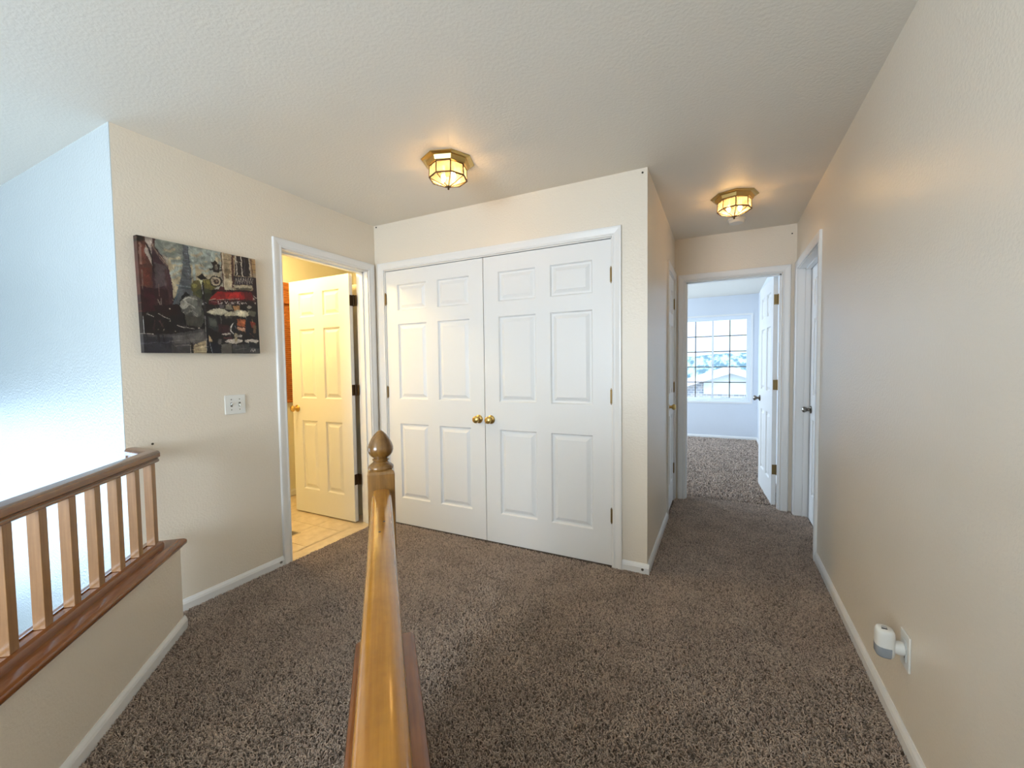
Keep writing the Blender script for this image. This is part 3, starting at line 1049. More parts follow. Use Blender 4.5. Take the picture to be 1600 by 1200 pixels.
# ------------------------------------------------------------------ bathroom shade and register
bs_ = empty('window_shade', (BX, 2.45, .95), label='woven brown bamboo roman shade on the bathroom window', cat='shade')
Geo().box(.004, .034, -.50, .50, 1.185, 1.215).build('head_rail', M['white_plastic'], bs_, label='white head rail')
Geo().box(.030, .042, -.49, .49, .98, 1.185).build('valance', M['bamboo'], bs_)
for k in range(49):
    z = .02 + k * .0197
    Geo().box(.010, .0155 + .0015 * (k % 2), -.48, .48, z, z + .0180).build('slat', M['bamboo'], bs_)
Geo().box(.009, .019, -.48, .48, 0, .019).build('bottom_bar', M['bamboo'], bs_)
rg = empty('floor_register', (-2.985, 2.03, 0), label='small dark floor register on the bathroom tiles', cat='floor register')
Geo().box(-.045, .045, -.10, .10, 0, .003).build('frame', plain('register_tan', (0.5, 0.42, 0.30), 0.5), rg)
for k in range(6):
    Geo().box(-.037 + k * .0130, -.031 + k * .0130, -.085, .085, .003, .0045).build('louver', M['black'], rg)

# nails left in the walls
for loc, ax, lab in (((XCL - .028, YC, 2.412), 'y', 'small nail high on the beige corner right of the closet'), ((XL + .03, YC, 2.425), 'y', 'small nail in the top left corner above the closet doors'), ((.52, YE, 2.36), 'y', 'small nail high on the corridor end wall above the bedroom doorway'), ((XL, 1.045, .918), 'x', 'small nail in the left wall just above the railing end')):
    s = -1 if ax == 'y' else 1
    o = Geo().lathe([(0, 0), (.0035, 0), (.0035, s * .006), (.006, s * .006), (.005, s * .008), (0, s * .0085)], (0, 0, 0), ax, 8).build('nail', M['nail'], None)
    o.location = loc
    props(o, lab, 'nail')

# ------------------------------------------------------------------ canvas print: a rainy street of cafes
#PAINT-BEGIN
PRINT_GAIN = 0.92
# strokes of the print: red, green, blue, brush width (0 = filled shape), then points in thousandths of the canvas
PRINT = [
    (133, 138, 130, 0, -12, 1034, 1133, 1023, 1125, 873, -31, 769),
    (157, 152, 138, 0, -31, 769, 546, 799, 1125, 873, 1116, 696, -48, 541),
    (165, 151, 124, 0, 198, 842, 334, 848, 404, 753, 298, 587, 215, 439, 188, 572),
    (151, 159, 152, 0, 420, 992, 662, 989, 551, 877, 433, 909),
    (163, 148, 120, 0, 391, 848, 548, 821, 561, 712, 398, 666),
    (118, 122, 114, 0, 131, 990, 335, 995, 329, 910, 199, 853),
    (143, 147, 138, 0.022, 180, 950, 215, 948, 252, 971),
    (168, 156, 132, 0.022, 197, 917, 232, 914, 270, 937),
    (127, 133, 126, 0.022, 215, 883, 251, 879, 288, 902),
    (176, 162, 134, 0.022, 233, 848, 269, 845, 307, 868),
    (153, 160, 154, 0.022, 251, 813, 287, 809, 326, 832),
    (143, 147, 138, 0.022, 270, 778, 306, 774, 345, 797),
    (168, 156, 132, 0.022, 288, 742, 325, 738, 364, 760),
    (127, 133, 126, 0.022, 307, 706, 344, 702, 384, 724),
    (176, 162, 134, 0.022, 326, 670, 364, 665, 403, 687),
    (153, 160, 154, 0.022, 369, 989, 407, 986, 423, 650),
    (143, 147, 138, 0.022, 388, 954, 427, 951, 468, 986),
    (168, 156, 132, 0.022, 408, 918, 447, 915, 488, 951),
    (127, 133, 126, 0.022, 428, 882, 467, 879, 509, 914),
    (176, 162, 134, 0.022, 448, 846, 487, 843, 530, 878),
    (153, 160, 154, 0.022, 468, 810, 508, 806, 551, 841),
    (143, 147, 138, 0.022, 489, 773, 529, 768, 572, 803),
    (168, 156, 132, 0.022, 509, 735, 550, 730, 594, 765),
    (127, 133, 126, 0.022, 530, 697, 571, 692, 616, 727),
    (176, 162, 134, 0.022, 575, 1030, 616, 1028, 638, 688),
    (153, 160, 154, 0.022, 596, 994, 638, 991, 684, 1040),
    (143, 147, 138, 0.022, 618, 957, 660, 954, 706, 1003),
    (168, 156, 132, 0.022, 640, 920, 683, 917, 729, 966),
    (127, 133, 126, 0.022, 662, 882, 705, 879, 247, 832),
    (176, 162, 134, 0.022, 174, 755, 209, 751, 266, 797),
    (153, 160, 154, 0.022, 192, 720, 227, 715, 284, 762),
    (143, 147, 138, 0.022, 210, 685, 245, 680, 303, 726),
    (162, 149, 138, 0, 50, 1005, 120, 999, 123, 868, 83, 720, 42, 782),
    (165, 154, 140, 0, 174, 868, 213, 861, 216, 774, 168, 786),
    (81, 48, 42, 0, -2, 1000, 58, 1002, 66, 945, 48, 872, 84, 790, 108, 724, 114, 562, 98, 334, 0, 316, -12, 605),
    (34, 28, 24, 0, -1, 1002, 34, 1004, 64, 968, 4, 949),
    (107, 59, 48, 0, 21, 935, 52, 922, 53, 765, 23, 749),
    (138, 106, 94, 0, 13, 943, 28, 941, 27, 750, 8, 756),
    (56, 34, 42, 0, 100, 953, 128, 939, 216, 779, 238, 579, 231, 430, 259, 412, 227, 345, 80, 333, 94, 702),
    (75, 64, 66, 0, 113, 796, 202, 771, 209, 617, 110, 562),
    (74, 47, 44, 0, 112, 1003, 131, 1001, 126, 919, 110, 925),
    (162, 140, 118, 0.008, 105, 946, 148, 868, 214, 781),
    (138, 116, 102, 0.005, 98, 933, 170, 817, 211, 768),
    (90, 44, 36, 0, 9, 727, 80, 739, 78, 588, 7, 578),
    (42, 20, 24, 0, 2, 572, 232, 557, 228, 430, 136, 327, 1, 326),
    (112, 90, 86, 0.005, 134, 606, 135, 503),
    (106, 88, 80, 0.008, 20, 709, 17, 549),
    (141, 128, 120, 0.005, 147, 484, 146, 401, 120, 471),
    (64, 40, 44, 0.018, 191, 738, 215, 439),
    (26, 16, 20, 0.01, 69, 936, 99, 823, 103, 703),
    (26, 16, 20, 0.008, 82, 909, 88, 871),
    (48, 16, 24, 0, 27, 571, 101, 561, 94, 344, 10, 337),
    (85, 88, 92, 0, 335, 999, 378, 998, 385, 879, 393, 730, 397, 644, 440, 551, 388, 512, 340, 576, 303, 523, 274, 434, 233, 441, 280, 584, 316, 717, 334, 869),
    (122, 130, 136, 0.004, 343, 923, 375, 919),
    (122, 130, 136, 0.004, 337, 869, 376, 866),
    (122, 130, 136, 0.004, 333, 837, 377, 834),
    (122, 130, 136, 0.004, 329, 804, 377, 802),
    (122, 130, 136, 0.004, 325, 772, 378, 770),
    (122, 130, 136, 0.004, 321, 739, 379, 738),
    (122, 130, 136, 0.004, 317, 701, 380, 701),
    (122, 130, 136, 0.004, 314, 674, 380, 674),
    (61, 67, 75, 0.006, 374, 993, 383, 867, 391, 729),
    (119, 127, 132, 0.01, 273, 621, 395, 616),
    (60, 72, 80, 0.007, 290, 602, 394, 600),
    (74, 90, 96, 0.01, 278, 563, 242, 442),
    (80, 74, 42, 0, 490, 635, 483, 605, 466, 580, 443, 564, 418, 561, 398, 571, 384, 592, 381, 620, 388, 649, 404, 674, 427, 690, 451, 694, 472, 684, 486, 663),
    (90, 82, 42, 0, 611, 674, 602, 648, 581, 626, 550, 611, 518, 607, 490, 614, 472, 630, 466, 654, 475, 679, 496, 701, 525, 716, 557, 721, 586, 715, 605, 698),
    (74, 74, 42, 0, 486, 568, 480, 547, 466, 530, 448, 520, 428, 517, 410, 524, 399, 538, 396, 556, 401, 576, 415, 593, 433, 604, 453, 607, 471, 600, 482, 586),
    (110, 104, 56, 0, 437, 638, 435, 630, 428, 622, 419, 617, 410, 615, 401, 618, 396, 624, 394, 632, 397, 641, 403, 649, 412, 654, 422, 655, 430, 653, 436, 647),
    (111, 102, 52, 0, 566, 690, 563, 682, 555, 675, 544, 670, 532, 668, 521, 670, 514, 675, 512, 682, 515, 691, 523, 698, 534, 703, 546, 705, 557, 703, 564, 698),
    (54, 56, 36, 0, 564, 589, 556, 570, 534, 554, 505, 543, 473, 539, 445, 543, 427, 555, 421, 570, 429, 588, 449, 604, 478, 616, 510, 620, 538, 616, 558, 605),
    (40, 42, 32, 0, 581, 522, 573, 492, 554, 466, 528, 450, 500, 448, 476, 458, 461, 480, 457, 508, 465, 538, 483, 564, 508, 580, 536, 583, 560, 573, 576, 552),
    (72, 71, 66, 0, 493, 445, 480, 398, 448, 358, 404, 334, 358, 330, 319, 347, 294, 381, 287, 425, 300, 471, 330, 510, 372, 534, 418, 540, 458, 525, 485, 491),
    (62, 61, 56, 0, 492, 344, 481, 301, 458, 266, 427, 246, 393, 244, 365, 260, 347, 292, 342, 332, 352, 373, 375, 408, 405, 429, 439, 432, 468, 416, 487, 385),
    (109, 107, 99, 0, 430, 511, 424, 498, 407, 486, 384, 478, 359, 475, 337, 478, 322, 487, 317, 498, 324, 511, 340, 523, 362, 531, 388, 534, 410, 531, 425, 523),
    (140, 137, 127, 0, 348, 453, 343, 432, 334, 416, 321, 406, 307, 404, 296, 412, 288, 427, 287, 446, 291, 467, 301, 483, 313, 493, 327, 495, 338, 487, 346, 472),
    (104, 103, 96, 0, 434, 462, 429, 442, 417, 425, 400, 415, 383, 414, 368, 421, 358, 435, 355, 454, 360, 473, 372, 489, 388, 500, 406, 502, 421, 495, 431, 481),
    (86, 85, 79, 0, 460, 397, 454, 372, 442, 352, 425, 340, 407, 338, 392, 348, 382, 366, 380, 390, 386, 415, 398, 435, 414, 447, 432, 449, 447, 440, 457, 421),
    (143, 140, 130, 0.009, 324, 418, 346, 463, 384, 445),
    (119, 117, 108, 0.009, 341, 376, 391, 402, 427, 361),
    (92, 90, 82, 0.01, 375, 313, 424, 305, 441, 261),
    (168, 165, 154, 0.007, 310, 492, 360, 519, 427, 505),
    (156, 152, 142, 0.006, 298, 448, 324, 418, 365, 455, 412, 426),
    (141, 138, 128, 0.005, 361, 399, 417, 349, 452, 284),
    (61, 58, 52, 0, 320, 352, 456, 341, 460, 251, 332, 244),
    (21, 16, 18, 0, -6, 346, 140, 379, 252, 443, 302, 372, 314, 264, 470, 240, 447, 199, 214, 167, -4, 153),
    (28, 13, 16, 0, 82, 415, 270, 445, 292, 361, 135, 316),
    (63, 59, 60, 0, -12, 152, 233, 173, 470, 234, 512, 254, 516, -11, -16, -12),
    (87, 83, 80, 0, 213, 151, 468, 206, 482, 104, 227, 86),
    (44, 42, 48, 0, -5, 142, 213, 140, 193, -12, -16, -12),
    (110, 105, 102, 0.006, 192, 107, 443, 131),
    (106, 100, 96, 0.006, 226, 64, 360, 78),
    (78, 76, 86, 0.006, -1, 81, 191, 96),
    (29, 26, 32, 0.014, 107, 168, 111, 94),
    (29, 26, 32, 0.01, 143, 169, 147, 106),
    (160, 143, 114, 0, 374, 78, 494, 127, 496, -6, 374, -6),
    (192, 174, 138, 0.008, 387, 45, 490, 69),
    (196, 182, 144, 0.008, 385, 11, 487, 18),
    (112, 90, 68, 0.006, 388, 62, 491, 93),
    (117, 111, 102, 0, 501, 253, 608, 271, 604, 201, 507, 179),
    (156, 135, 104, 0, 507, 179, 598, 195, 590, 118, 515, 107),
    (160, 152, 144, 0.006, 35, 339, 83, 312),
    (160, 152, 144, 0.006, 120, 346, 201, 305),
    (160, 152, 144, 0.006, 257, 250, 312, 231),
    (160, 152, 144, 0.006, 322, 237, 389, 225),
    (160, 152, 144, 0.006, 14, 164, 68, 161),
    (160, 152, 144, 0.006, -35, 172, 9, 163),
    (181, 168, 152, 0, 214, 400, 212, 395, 207, 393, 203, 394, 201, 399, 203, 403, 208, 406, 212, 404),
    (181, 168, 152, 0, 318, 372, 316, 367, 311, 365, 307, 366, 305, 371, 307, 375, 312, 378, 317, 376),
    (181, 168, 152, 0, 160, 207, 158, 203, 154, 200, 149, 202, 148, 206, 150, 211, 155, 213, 159, 212),
    (181, 168, 152, 0, 117, 210, 114, 206, 110, 203, 106, 205, 104, 209, 106, 214, 111, 216, 115, 214),
    (181, 168, 152, 0, 206, 290, 204, 285, 200, 283, 195, 284, 194, 289, 196, 293, 201, 296, 205, 294),
    (181, 168, 152, 0, 436, 238, 434, 233, 429, 231, 424, 233, 422, 238, 425, 242, 430, 245, 435, 243),
    (181, 168, 152, 0, 241, 195, 239, 190, 234, 188, 230, 190, 228, 194, 230, 199, 235, 201, 239, 200),
    (58, 32, 37, 0.01, 90, 282, 76, 208),
    (74, 44, 48, 0.012, 124, 284, 147, 233),
    (176, 176, 176, 0.004, 6, 316, 9, 163),
    (160, 140, 112, 0, 663, 1000, 1018, 1001, 1012, 645, 668, 613),
    (183, 168, 140, 0, 678, 799, 765, 790, 757, 648, 679, 638),
    (111, 96, 72, 0, 691, 847, 741, 844, 724, 748, 691, 743),
    (110, 92, 70, 0.005, 689, 937, 774, 940),
    (110, 92, 70, 0.005, 687, 897, 772, 899),
    (110, 92, 70, 0.005, 682, 822, 767, 823),
    (110, 92, 70, 0.005, 680, 776, 765, 776),
    (74, 44, 38, 0, 759, 999, 781, 999, 770, 673, 753, 671),
    (30, 23, 26, 0, 792, 998, 940, 1000, 941, 806, 785, 793),
    (207, 198, 180, 0.008, 800, 996, 805, 796),
    (211, 202, 184, 0.008, 854, 995, 861, 799),
    (188, 178, 160, 0.005, 802, 936, 854, 940),
    (185, 174, 156, 0.008, 936, 997, 945, 807),
    (77, 69, 80, 0.006, 886, 987, 888, 822),
    (93, 60, 42, 0.008, 957, 989, 965, 810),
    (168, 133, 90, 0, 963, 990, 1003, 991, 1003, 853, 967, 847),
    (90, 69, 48, 0.005, 962, 942, 1003, 944),
    (90, 69, 48, 0.005, 961, 882, 1005, 883),
    (44, 36, 40, 0, 773, 785, 981, 806, 979, 721, 771, 700),
    (168, 156, 144, 0.004, 780, 708, 795, 771, 801, 725),
    (168, 156, 144, 0.004, 804, 711, 819, 775, 826, 729),
    (168, 156, 144, 0.004, 828, 715, 844, 779, 850, 732),
    (168, 156, 144, 0.004, 853, 718, 868, 783, 875, 736),
    (168, 156, 144, 0.004, 878, 722, 893, 787, 900, 740),
    (168, 156, 144, 0.004, 903, 726, 918, 790, 925, 743),
    (168, 156, 144, 0.004, 928, 729, 944, 794, 951, 747),
    (168, 156, 144, 0.004, 954, 733, 970, 798, 977, 751),
    (184, 171, 144, 0, 760, 696, 956, 711, 943, 685, 787, 666),
    (92, 83, 64, 0, 781, 666, 943, 685, 927, 659, 797, 642),
    (60, 32, 24, 0, 669, 636, 752, 647, 750, 630, 668, 613),
    (192, 178, 150, 0, 681, 655, 758, 662, 773, 633, 681, 621),
    (42, 26, 28, 0, 965, 804, 1010, 805, 1008, 583, 955, 626),
    (74, 50, 38, 0.008, 663, 994, 665, 819, 673, 637),
    (203, 189, 164, 0.008, 675, 991, 677, 798, 679, 661),
    (42, 12, 16, 0, 598, 627, 976, 665, 1003, 483, 513, 436),
    (142, 23, 25, 0, 613, 608, 938, 642, 964, 572, 624, 527, 534, 523),
    (176, 36, 32, 0, 671, 602, 818, 621, 804, 571, 690, 546),
    (90, 16, 20, 0, 866, 633, 944, 639, 970, 566, 873, 555),
    (192, 168, 148, 0.006, 534, 519, 592, 535),
    (160, 144, 128, 0.005, 602, 525, 815, 561),
    (74, 14, 22, 0, 528, 511, 970, 554, 968, 517, 525, 471),
    (28, 10, 12, 0, 634, 519, 970, 551, 968, 517, 632, 484),
    (207, 196, 188, 0.004, 614, 515, 615, 487, 628, 491),
    (207, 196, 188, 0.004, 646, 504, 636, 492, 647, 491, 650, 505),
    (207, 196, 188, 0.004, 675, 519, 685, 497, 702, 524),
    (207, 196, 188, 0.004, 712, 514, 709, 497),
    (207, 196, 188, 0.004, 725, 499, 728, 513, 739, 514, 738, 500),
    (207, 196, 188, 0.004, 748, 508, 759, 512, 751, 518, 748, 503, 761, 502),
    (207, 196, 188, 0.004, 772, 525, 773, 504),
    (207, 196, 188, 0.004, 795, 535, 791, 506),
    (207, 196, 188, 0.004, 813, 534, 796, 520, 812, 508),
    (207, 196, 188, 0.004, 828, 538, 826, 509),
    (207, 196, 188, 0.004, 843, 525, 833, 515, 847, 514, 848, 526, 842, 499),
    (207, 196, 188, 0.004, 862, 527, 859, 513),
    (207, 196, 188, 0.004, 873, 514, 876, 529, 888, 516),
    (140, 96, 96, 0.004, 548, 502, 601, 504),
    (20, 15, 15, 0, 474, 466, 1018, 522, 1002, -4, 602, -5, 498, 196),
    (125, 117, 102, 0, 677, 481, 731, 492, 745, 440, 684, 441),
    (168, 122, 76, 0, 747, 482, 811, 494, 820, 447, 756, 435),
    (76, 70, 72, 0, 621, 481, 664, 485, 662, 450, 619, 446),
    (138, 132, 120, 0, 933, 488, 930, 481, 924, 474, 915, 470, 905, 469, 897, 472, 891, 477, 889, 484, 892, 492, 898, 498, 907, 503, 917, 504, 926, 501, 931, 496),
    (168, 162, 148, 0.006, 961, 614, 1002, 588),
    (184, 176, 160, 0, 976, 579, 975, 576, 971, 573, 967, 571, 962, 570, 958, 571, 955, 574, 954, 577, 955, 580, 958, 583, 963, 585, 968, 585, 972, 584, 975, 582),
    (160, 152, 138, 0, 985, 537, 984, 534, 981, 531, 977, 529, 972, 528, 968, 529, 966, 532, 965, 535, 966, 538, 969, 541, 973, 543, 977, 543, 981, 542, 984, 540),
    (172, 164, 142, 0, 500, 393, 559, 429, 618, 444, 667, 441, 715, 410, 636, 376, 551, 377),
    (197, 189, 164, 0, 521, 400, 585, 426, 604, 387, 541, 384),
    (90, 86, 72, 0.004, 500, 387, 582, 371, 703, 401),
    (187, 176, 148, 0, 664, 383, 716, 418, 797, 445, 867, 446, 913, 419, 875, 375, 770, 389, 668, 357),
    (208, 198, 170, 0, 773, 425, 855, 438, 864, 390, 777, 395),
    (94, 90, 76, 0, 891, 454, 976, 443, 967, 393, 900, 400),
    (58, 52, 48, 0, 666, 369, 736, 380, 734, 350, 667, 351),
    (143, 76, 42, 0, 780, 356, 868, 354, 854, 218, 785, 246),
    (168, 96, 56, 0, 802, 343, 859, 338, 853, 310, 795, 313),
    (60, 28, 20, 0, 764, 281, 869, 275, 863, 262, 769, 269),
    (181, 138, 112, 0, 781, 269, 863, 264, 857, 225, 785, 239),
    (122, 42, 28, 0, 915, 339, 970, 330, 966, 255, 918, 277),
    (168, 138, 96, 0.005, 935, 365, 939, 328),
    (18, 18, 28, 0, 873, 385, 912, 388, 900, 177, 864, 188),
    (106, 80, 56, 0, 938, 303, 969, 305, 964, 217, 939, 216),
    (44, 44, 44, 0, 508, 356, 591, 351, 604, 201, 512, 254),
    (85, 80, 76, 0.006, 624, 365, 634, 261),
    (46, 21, 24, 0, 599, 294, 707, 277, 714, 206, 604, 207),
    (78, 80, 72, 0, 518, 346, 580, 339, 596, 259, 523, 266),
    (216, 210, 200, 0.009, 737, 303, 716, 266, 718, 230, 742, 195),
    (12, 12, 20, 0, 779, 263, 776, 244, 768, 229, 757, 220, 746, 219, 736, 227, 730, 242, 729, 260, 732, 279, 740, 295, 751, 304, 762, 305, 772, 297, 778, 282),
    (122, 122, 136, 0.005, 758, 280, 765, 257),
    (185, 173, 160, 0, 718, 197, 713, 192, 700, 187, 681, 184, 660, 184, 642, 185, 629, 188, 625, 192, 630, 197, 643, 202, 661, 204, 682, 205, 701, 204, 714, 201),
    (196, 184, 170, 0, 826, 125, 817, 115, 792, 107, 756, 102, 717, 101, 683, 104, 660, 111, 652, 120, 661, 130, 685, 138, 720, 143, 758, 145, 794, 141, 818, 135),
    (188, 176, 162, 0, 993, 133, 985, 124, 963, 116, 932, 111, 898, 110, 868, 113, 848, 120, 841, 128, 849, 137, 870, 144, 900, 149, 934, 150, 965, 148, 986, 141),
    (168, 152, 120, 0, 748, 201, 777, 203, 772, 124, 749, 123),
    (142, 136, 128, 0, 828, 181, 824, 174, 814, 168, 800, 165, 784, 165, 771, 167, 761, 172, 758, 178, 762, 184, 772, 190, 786, 193, 802, 194, 816, 191, 825, 187),
    (93, 44, 44, 0.01, 644, 155, 722, 152),
    (106, 60, 52, 0.008, 902, 215, 943, 179),
    (88, 82, 74, 0, 616, 90, 719, 100, 716, 1, 615, 1),
    (60, 58, 58, 0, 724, 86, 995, 105, 996, 3, 719, 1),
    (108, 104, 100, 0.006, 750, 38, 857, 52),
    (16, 18, 30, 0, 518, 102, 598, 104, 609, 1, 536, 0),
    (138, 144, 152, 0.004, 515, 99, 534, 0),
    (87, 80, 76, 0, 621, 119, 619, 108, 614, 99, 606, 94, 599, 93, 592, 98, 588, 107, 587, 118, 589, 130, 595, 139, 602, 144, 609, 144, 616, 139, 620, 131),
    (184, 176, 164, 0.004, 901, 21, 918, 50, 928, 17, 948, 47, 953, 15),
    (22, 22, 30, 0, 885, 127, 996, 111, 999, 54, 894, 65),
    (21, 17, 15, 0, 568, 881, 595, 891, 611, 916, 625, 893, 650, 873, 635, 792, 585, 792, 583, 859),
    (90, 82, 72, 0, 628, 845, 626, 831, 620, 820, 613, 813, 605, 812, 599, 817, 595, 826, 594, 839, 597, 852, 602, 863, 609, 870, 617, 871, 623, 867, 627, 857),
    (141, 132, 120, 0.004, 599, 853, 618, 867, 623, 829),
    (26, 20, 18, 0.007, 643, 849, 667, 851),
    (23, 17, 15, 0, 659, 715, 652, 691, 635, 669, 612, 655, 587, 652, 566, 659, 552, 676, 548, 699, 555, 723, 571, 744, 594, 759, 618, 762, 640, 755, 655, 739),
    (179, 164, 140, 0, 646, 713, 640, 694, 627, 677, 608, 666, 588, 663, 571, 669, 560, 682, 556, 700, 562, 719, 575, 736, 593, 747, 613, 751, 631, 745, 642, 732),
    (58, 38, 34, 0, 633, 709, 629, 698, 622, 688, 611, 682, 600, 680, 590, 683, 583, 691, 581, 702, 585, 713, 592, 723, 603, 729, 614, 731, 624, 728, 631, 720),
    (124, 102, 86, 0, 622, 710, 621, 705, 617, 701, 613, 699, 608, 698, 604, 699, 601, 702, 601, 707, 602, 711, 605, 715, 610, 718, 614, 719, 618, 717, 621, 714),
    (42, 28, 24, 0.006, 578, 726, 595, 711),
    (60, 16, 22, 0, 632, 666, 675, 660, 675, 620, 618, 618),
    (15, 13, 18, 0, 468, 709, 490, 712, 496, 524, 503, 276, 519, 0, 486, 0, 480, 275, 473, 521),
    (13, 11, 14, 0, 438, 713, 483, 761, 527, 718, 479, 702),
    (181, 179, 148, 0, 461, 699, 483, 702, 478, 655, 466, 654),
    (196, 196, 200, 0.004, 476, 649, 481, 567),
    (15, 12, 14, 0, 521, 459, 517, 442, 508, 428, 496, 419, 483, 418, 472, 425, 465, 437, 463, 453, 467, 470, 476, 484, 488, 493, 501, 494, 512, 488, 519, 476),
    (168, 164, 168, 0.005, 472, 466, 486, 487, 508, 483),
    (138, 134, 128, 0.005, 489, 355, 487, 23),
    (38, 34, 38, 0.014, 482, 511, 496, 389),
    (18, 13, 14, 0, 353, 98, 375, 105, 374, 0, 355, 0),
    (168, 160, 144, 0.005, 349, 67, 351, 0),
    (85, 80, 90, 0.005, -13, 142, -3, -2),
]
PW, PH = 190, 184
img = np.zeros((PH, PW, 3))
uu, vv_ = np.meshgrid((np.arange(PW) + .5) / PW, (np.arange(PH) + .5) / PH)
prng = np.random.default_rng(5)


def smooth_noise(cell):
    a = prng.random((PH // cell + 3, PW // cell + 3))
    yi, xi = np.arange(PH) / cell, np.arange(PW) / cell
    y0, x0 = yi.astype(int), xi.astype(int)
    fy, fx = (yi - y0)[:, None], (xi - x0)[None, :]
    q = lambda dy, dx: a[np.ix_(y0 + dy, x0 + dx)]
    return (q(0, 0) * (1 - fy) + q(1, 0) * fy) * (1 - fx) + (q(0, 1) * (1 - fy) + q(1, 1) * fy) * fx


wu = uu + (smooth_noise(6) - .5) * .009 + (smooth_noise(3) - .5) * .005
wv = vv_ + (smooth_noise(6) - .5) * .009 + (smooth_noise(3) - .5) * .005
for item in PRINT:
    colr = np.array(item[:3]) / 255
    wd_ = item[3]
    P_ = [(item[i] / 1000, item[i + 1] / 1000) for i in range(4, len(item), 2)]
    if wd_ == 0:
        ins = np.zeros((PH, PW), bool)
        for (x1, y1), (x2, y2) in zip(P_, P_[1:] + P_[:1]):
            if y1 == y2:
                continue
            c_ = (y1 > wv) != (y2 > wv)
            ins ^= c_ & (wu < (x2 - x1) * (wv - y1) / (y2 - y1) + x1)
        msk = ins.astype(float)
    else:
        msk = np.zeros((PH, PW))
        sx_, sy_ = (uu, vv_) if wd_ < .0055 else (wu, wv)
        for (x1, y1), (x2, y2) in zip(P_[:-1], P_[1:]):
            dx, dy = x2 - x1, y2 - y1
            t_ = np.clip(((sx_ - x1) * dx + (sy_ - y1) * dy) / (dx * dx + dy * dy + 1e-9), 0, 1)
            dist = np.hypot(sx_ - x1 - t_ * dx, sy_ - y1 - t_ * dy)
            msk = np.maximum(msk, np.clip(1.5 - dist / (wd_ * .55), 0, 1))
    img += (colr - img) * msk[..., None]
img *= (0.80 + .40 * smooth_noise(7))[..., None]
for _ in range(2600):
    cx, cy = prng.integers(3, PW - 3), prng.integers(3, PH - 3)
    col_ = img[cy, cx] * prng.uniform(.68, 1.34) + prng.uniform(-.02, .02, 3)
    ang, ln_, wd_ = prng.normal(1.5, .7), prng.uniform(1.5, 5.0), prng.uniform(.55, 1.1)
    y0, y1, x0, x1 = max(0, cy - 5), min(PH, cy + 6), max(0, cx - 5), min(PW, cx + 6)
    gy, gx = np.mgrid[y0:y1, x0:x1]
    p_ = (gx - cx) * math.cos(ang) + (gy - cy) * math.sin(ang)
    q_ = -(gx - cx) * math.sin(ang) + (gy - cy) * math.cos(ang)
    mk = (np.clip(1.3 - np.hypot(p_ / ln_, q_ / wd_), 0, 1) * .6)[..., None]
    img[y0:y1, x0:x1] += (col_ - img[y0:y1, x0:x1]) * mk
img = np.clip(img, 0, 1)
lin = np.where(img <= .04045, img / 12.92, ((np.clip(img, 0, 1) + .055) / 1.055) ** 2.4) * PRINT_GAIN
cv = empty('wall_painting', (XL, 1.020, 1.372), label='unframed canvas print of a rainy street cafe with a red awning', cat='painting')
cv.rotation_euler = (math.radians(.9), 0, 0)
CW, CH, CT_ = .572, .566, .031
vs, fs, lc = [], [], []
for j in range(PH + 1):
    for i in range(PW + 1):
        vs.append((CT_, CW * i / PW, CH * j / PH))
for j in range(PH):
    for i in range(PW):
        a = j * (PW + 1) + i
        fs.append((a, a + 1, a + PW + 2, a + PW + 1))
        lc.append((*lin[j, i], 1.0))
nf = len(fs)
# wrapped edges repeat the colour of the nearest row
for i in range(PW):
    for j, row in ((0, 0), (PH, PH - 1)):
        b = len(vs)
        a = j * (PW + 1) + i
        vs += [(0, CW * i / PW, CH * j / PH), (0, CW * (i + 1) / PW, CH * j / PH)]
        fs.append((a, a + 1, b + 1, b))
        lc.append((*lin[row, i], 1.0))
for j in range(PH):
    for i, colm in ((0, 0), (PW, PW - 1)):
        b = len(vs)
        a = j * (PW + 1) + i
        vs += [(0, CW * i / PW, CH * j / PH), (0, CW * i / PW, CH * (j + 1) / PH)]
        fs.append((a, a + PW + 1, b + 1, b))
        lc.append((*lin[j, colm], 1.0))
me = bpy.data.meshes.new('canvas')
me.from_pydata(vs, [], fs)
ca = me.color_attributes.new('print', 'FLOAT_COLOR', 'CORNER')
ca.data.foreach_set('color', np.repeat(np.array(lc, dtype=np.float32), 4, axis=0).ravel())
me.materials.append(M['print'])
o = bpy.data.objects.new('canvas', me)
COL.objects.link(o)
o.parent = cv
gs = Geo()
gs.box(.002, .020, .004, .034, .004, CH - .004).box(.002, .020, CW - .034, CW - .004, .004, CH - .004).box(.002, .020, .034, CW - .034, .004, .034).box(.002, .020, .034, CW - .034, CH - .034, CH - .004)
gs.build('stretcher', M['wood_tan'], cv)
#PAINT-END

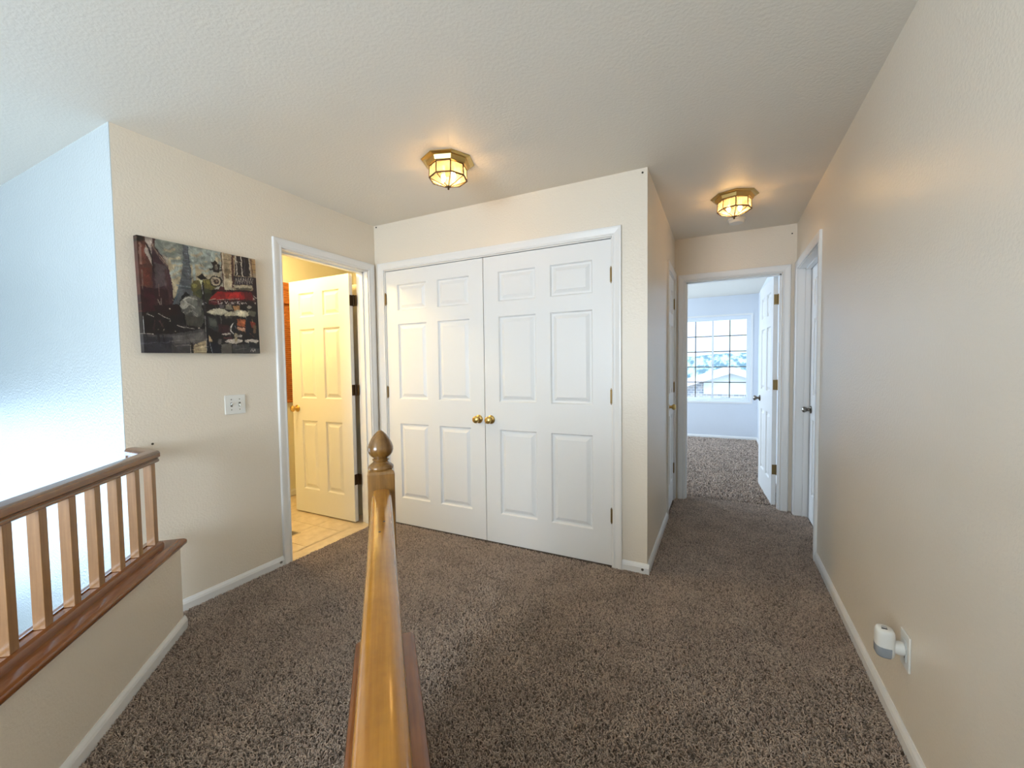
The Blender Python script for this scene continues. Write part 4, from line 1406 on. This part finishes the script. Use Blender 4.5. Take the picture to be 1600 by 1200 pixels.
# ------------------------------------------------------------------ outdoors beyond the bedroom window
Geo().box(-60, 60, YBW + 1.0, 140, -3.3, -3.1).build('ground', M['ground'], label='dry ground outside the bedroom window', **STR)
nxh, nyh = 60, 14
v, f = [], []
rnd = random.Random(3)
for j in range(nyh):
    for i in range(nxh):
        x = -75 + 150 * i / (nxh - 1)
        y = 95 + 45 * j / (nyh - 1)
        rise = (j / (nyh - 1)) ** .8
        z = -4 + rise * (8.15 + .35 * math.sin(x * .13) + .2 * math.sin(x * .31 + 1)) + rnd.uniform(-.2, .2) * (0.4 if j == nyh - 1 else 1)
        v.append((x, y, z))
for j in range(nyh - 1):
    for i in range(nxh - 1):
        a = j * nxh + i
        f.append((a, a + 1, a + nxh + 1, a + nxh))
mesh_obj('hillside', v, f, M['hill'], None, True, label='blue-green scrub hillside on the horizon', **STR)

# neighbour's house, gable end towards the window
HY = 22.0
hs = empty('house', (.40, HY, -3.1), label='white gabled neighbour house with stone front and garage', cat='house')
pk, half, run = 4.22, 5.2, .33
ev = pk - half * run
Geo().box(-half + .35, half - .35, 0, 8, 0, ev - .05).build('wall', M['stone'], hs)
g = Geo()
g.sweep([[(-half + .35, y, ev - .05), (half - .35, y, ev - .05), (0, y, pk - .22)] for y in (0, 8)])
g.build('gable', M['stone'], hs)
for s in (-1, 1):
    g = Geo()
    g.sweep([[(0, y, pk - .06), (s * half, y, ev - .06), (s * half, y, ev + .02), (0, y, pk + .02)] for y in (-.45, 8.3)])
    g.build('roof', M['roof'], hs)
    g = Geo()
    g.sweep([[(0, y, pk - .28), (s * half, y, ev - .28), (s * half, y, ev + .03), (0, y, pk + .03)] for y in (-.55, -.43)])
    g.build('fascia', M['fascia'], hs)
g = Geo()
g.sweep([[(-1.15, y, 2.95), (2.3, y, 2.95), (2.3, y, 3.28), (0.1, y, 4.0), (-1.15, y, 3.6)] for y in (-.10, .0)])
g.build('siding', M['siding'], hs)
for gx0, gx1, nlt in ((-4.1, -1.75, 3), (-1.05, 2.9, 5)):
    gd = Geo().box(gx0, gx1, -.07, 0.0, 0.0, 2.15).build('garage_door', M['siding'], hs)
    for q in range(nlt):
        cx = gx0 + (gx1 - gx0) * (q + .5) / nlt
        vv = [(cx + .22 * math.cos(PI * t / 8), -.085, 1.72 + .17 * math.sin(PI * t / 8)) for t in range(9)]
        vv += [(x, -.06, z) for x, y, z in vv]
        Geo().add(vv, [tuple(range(9)), tuple(range(17, 8, -1))] + [(t, (t + 1) % 9, (t + 1) % 9 + 9, t + 9) for t in range(9)]).build('arched_window', M['far_glass'], gd)
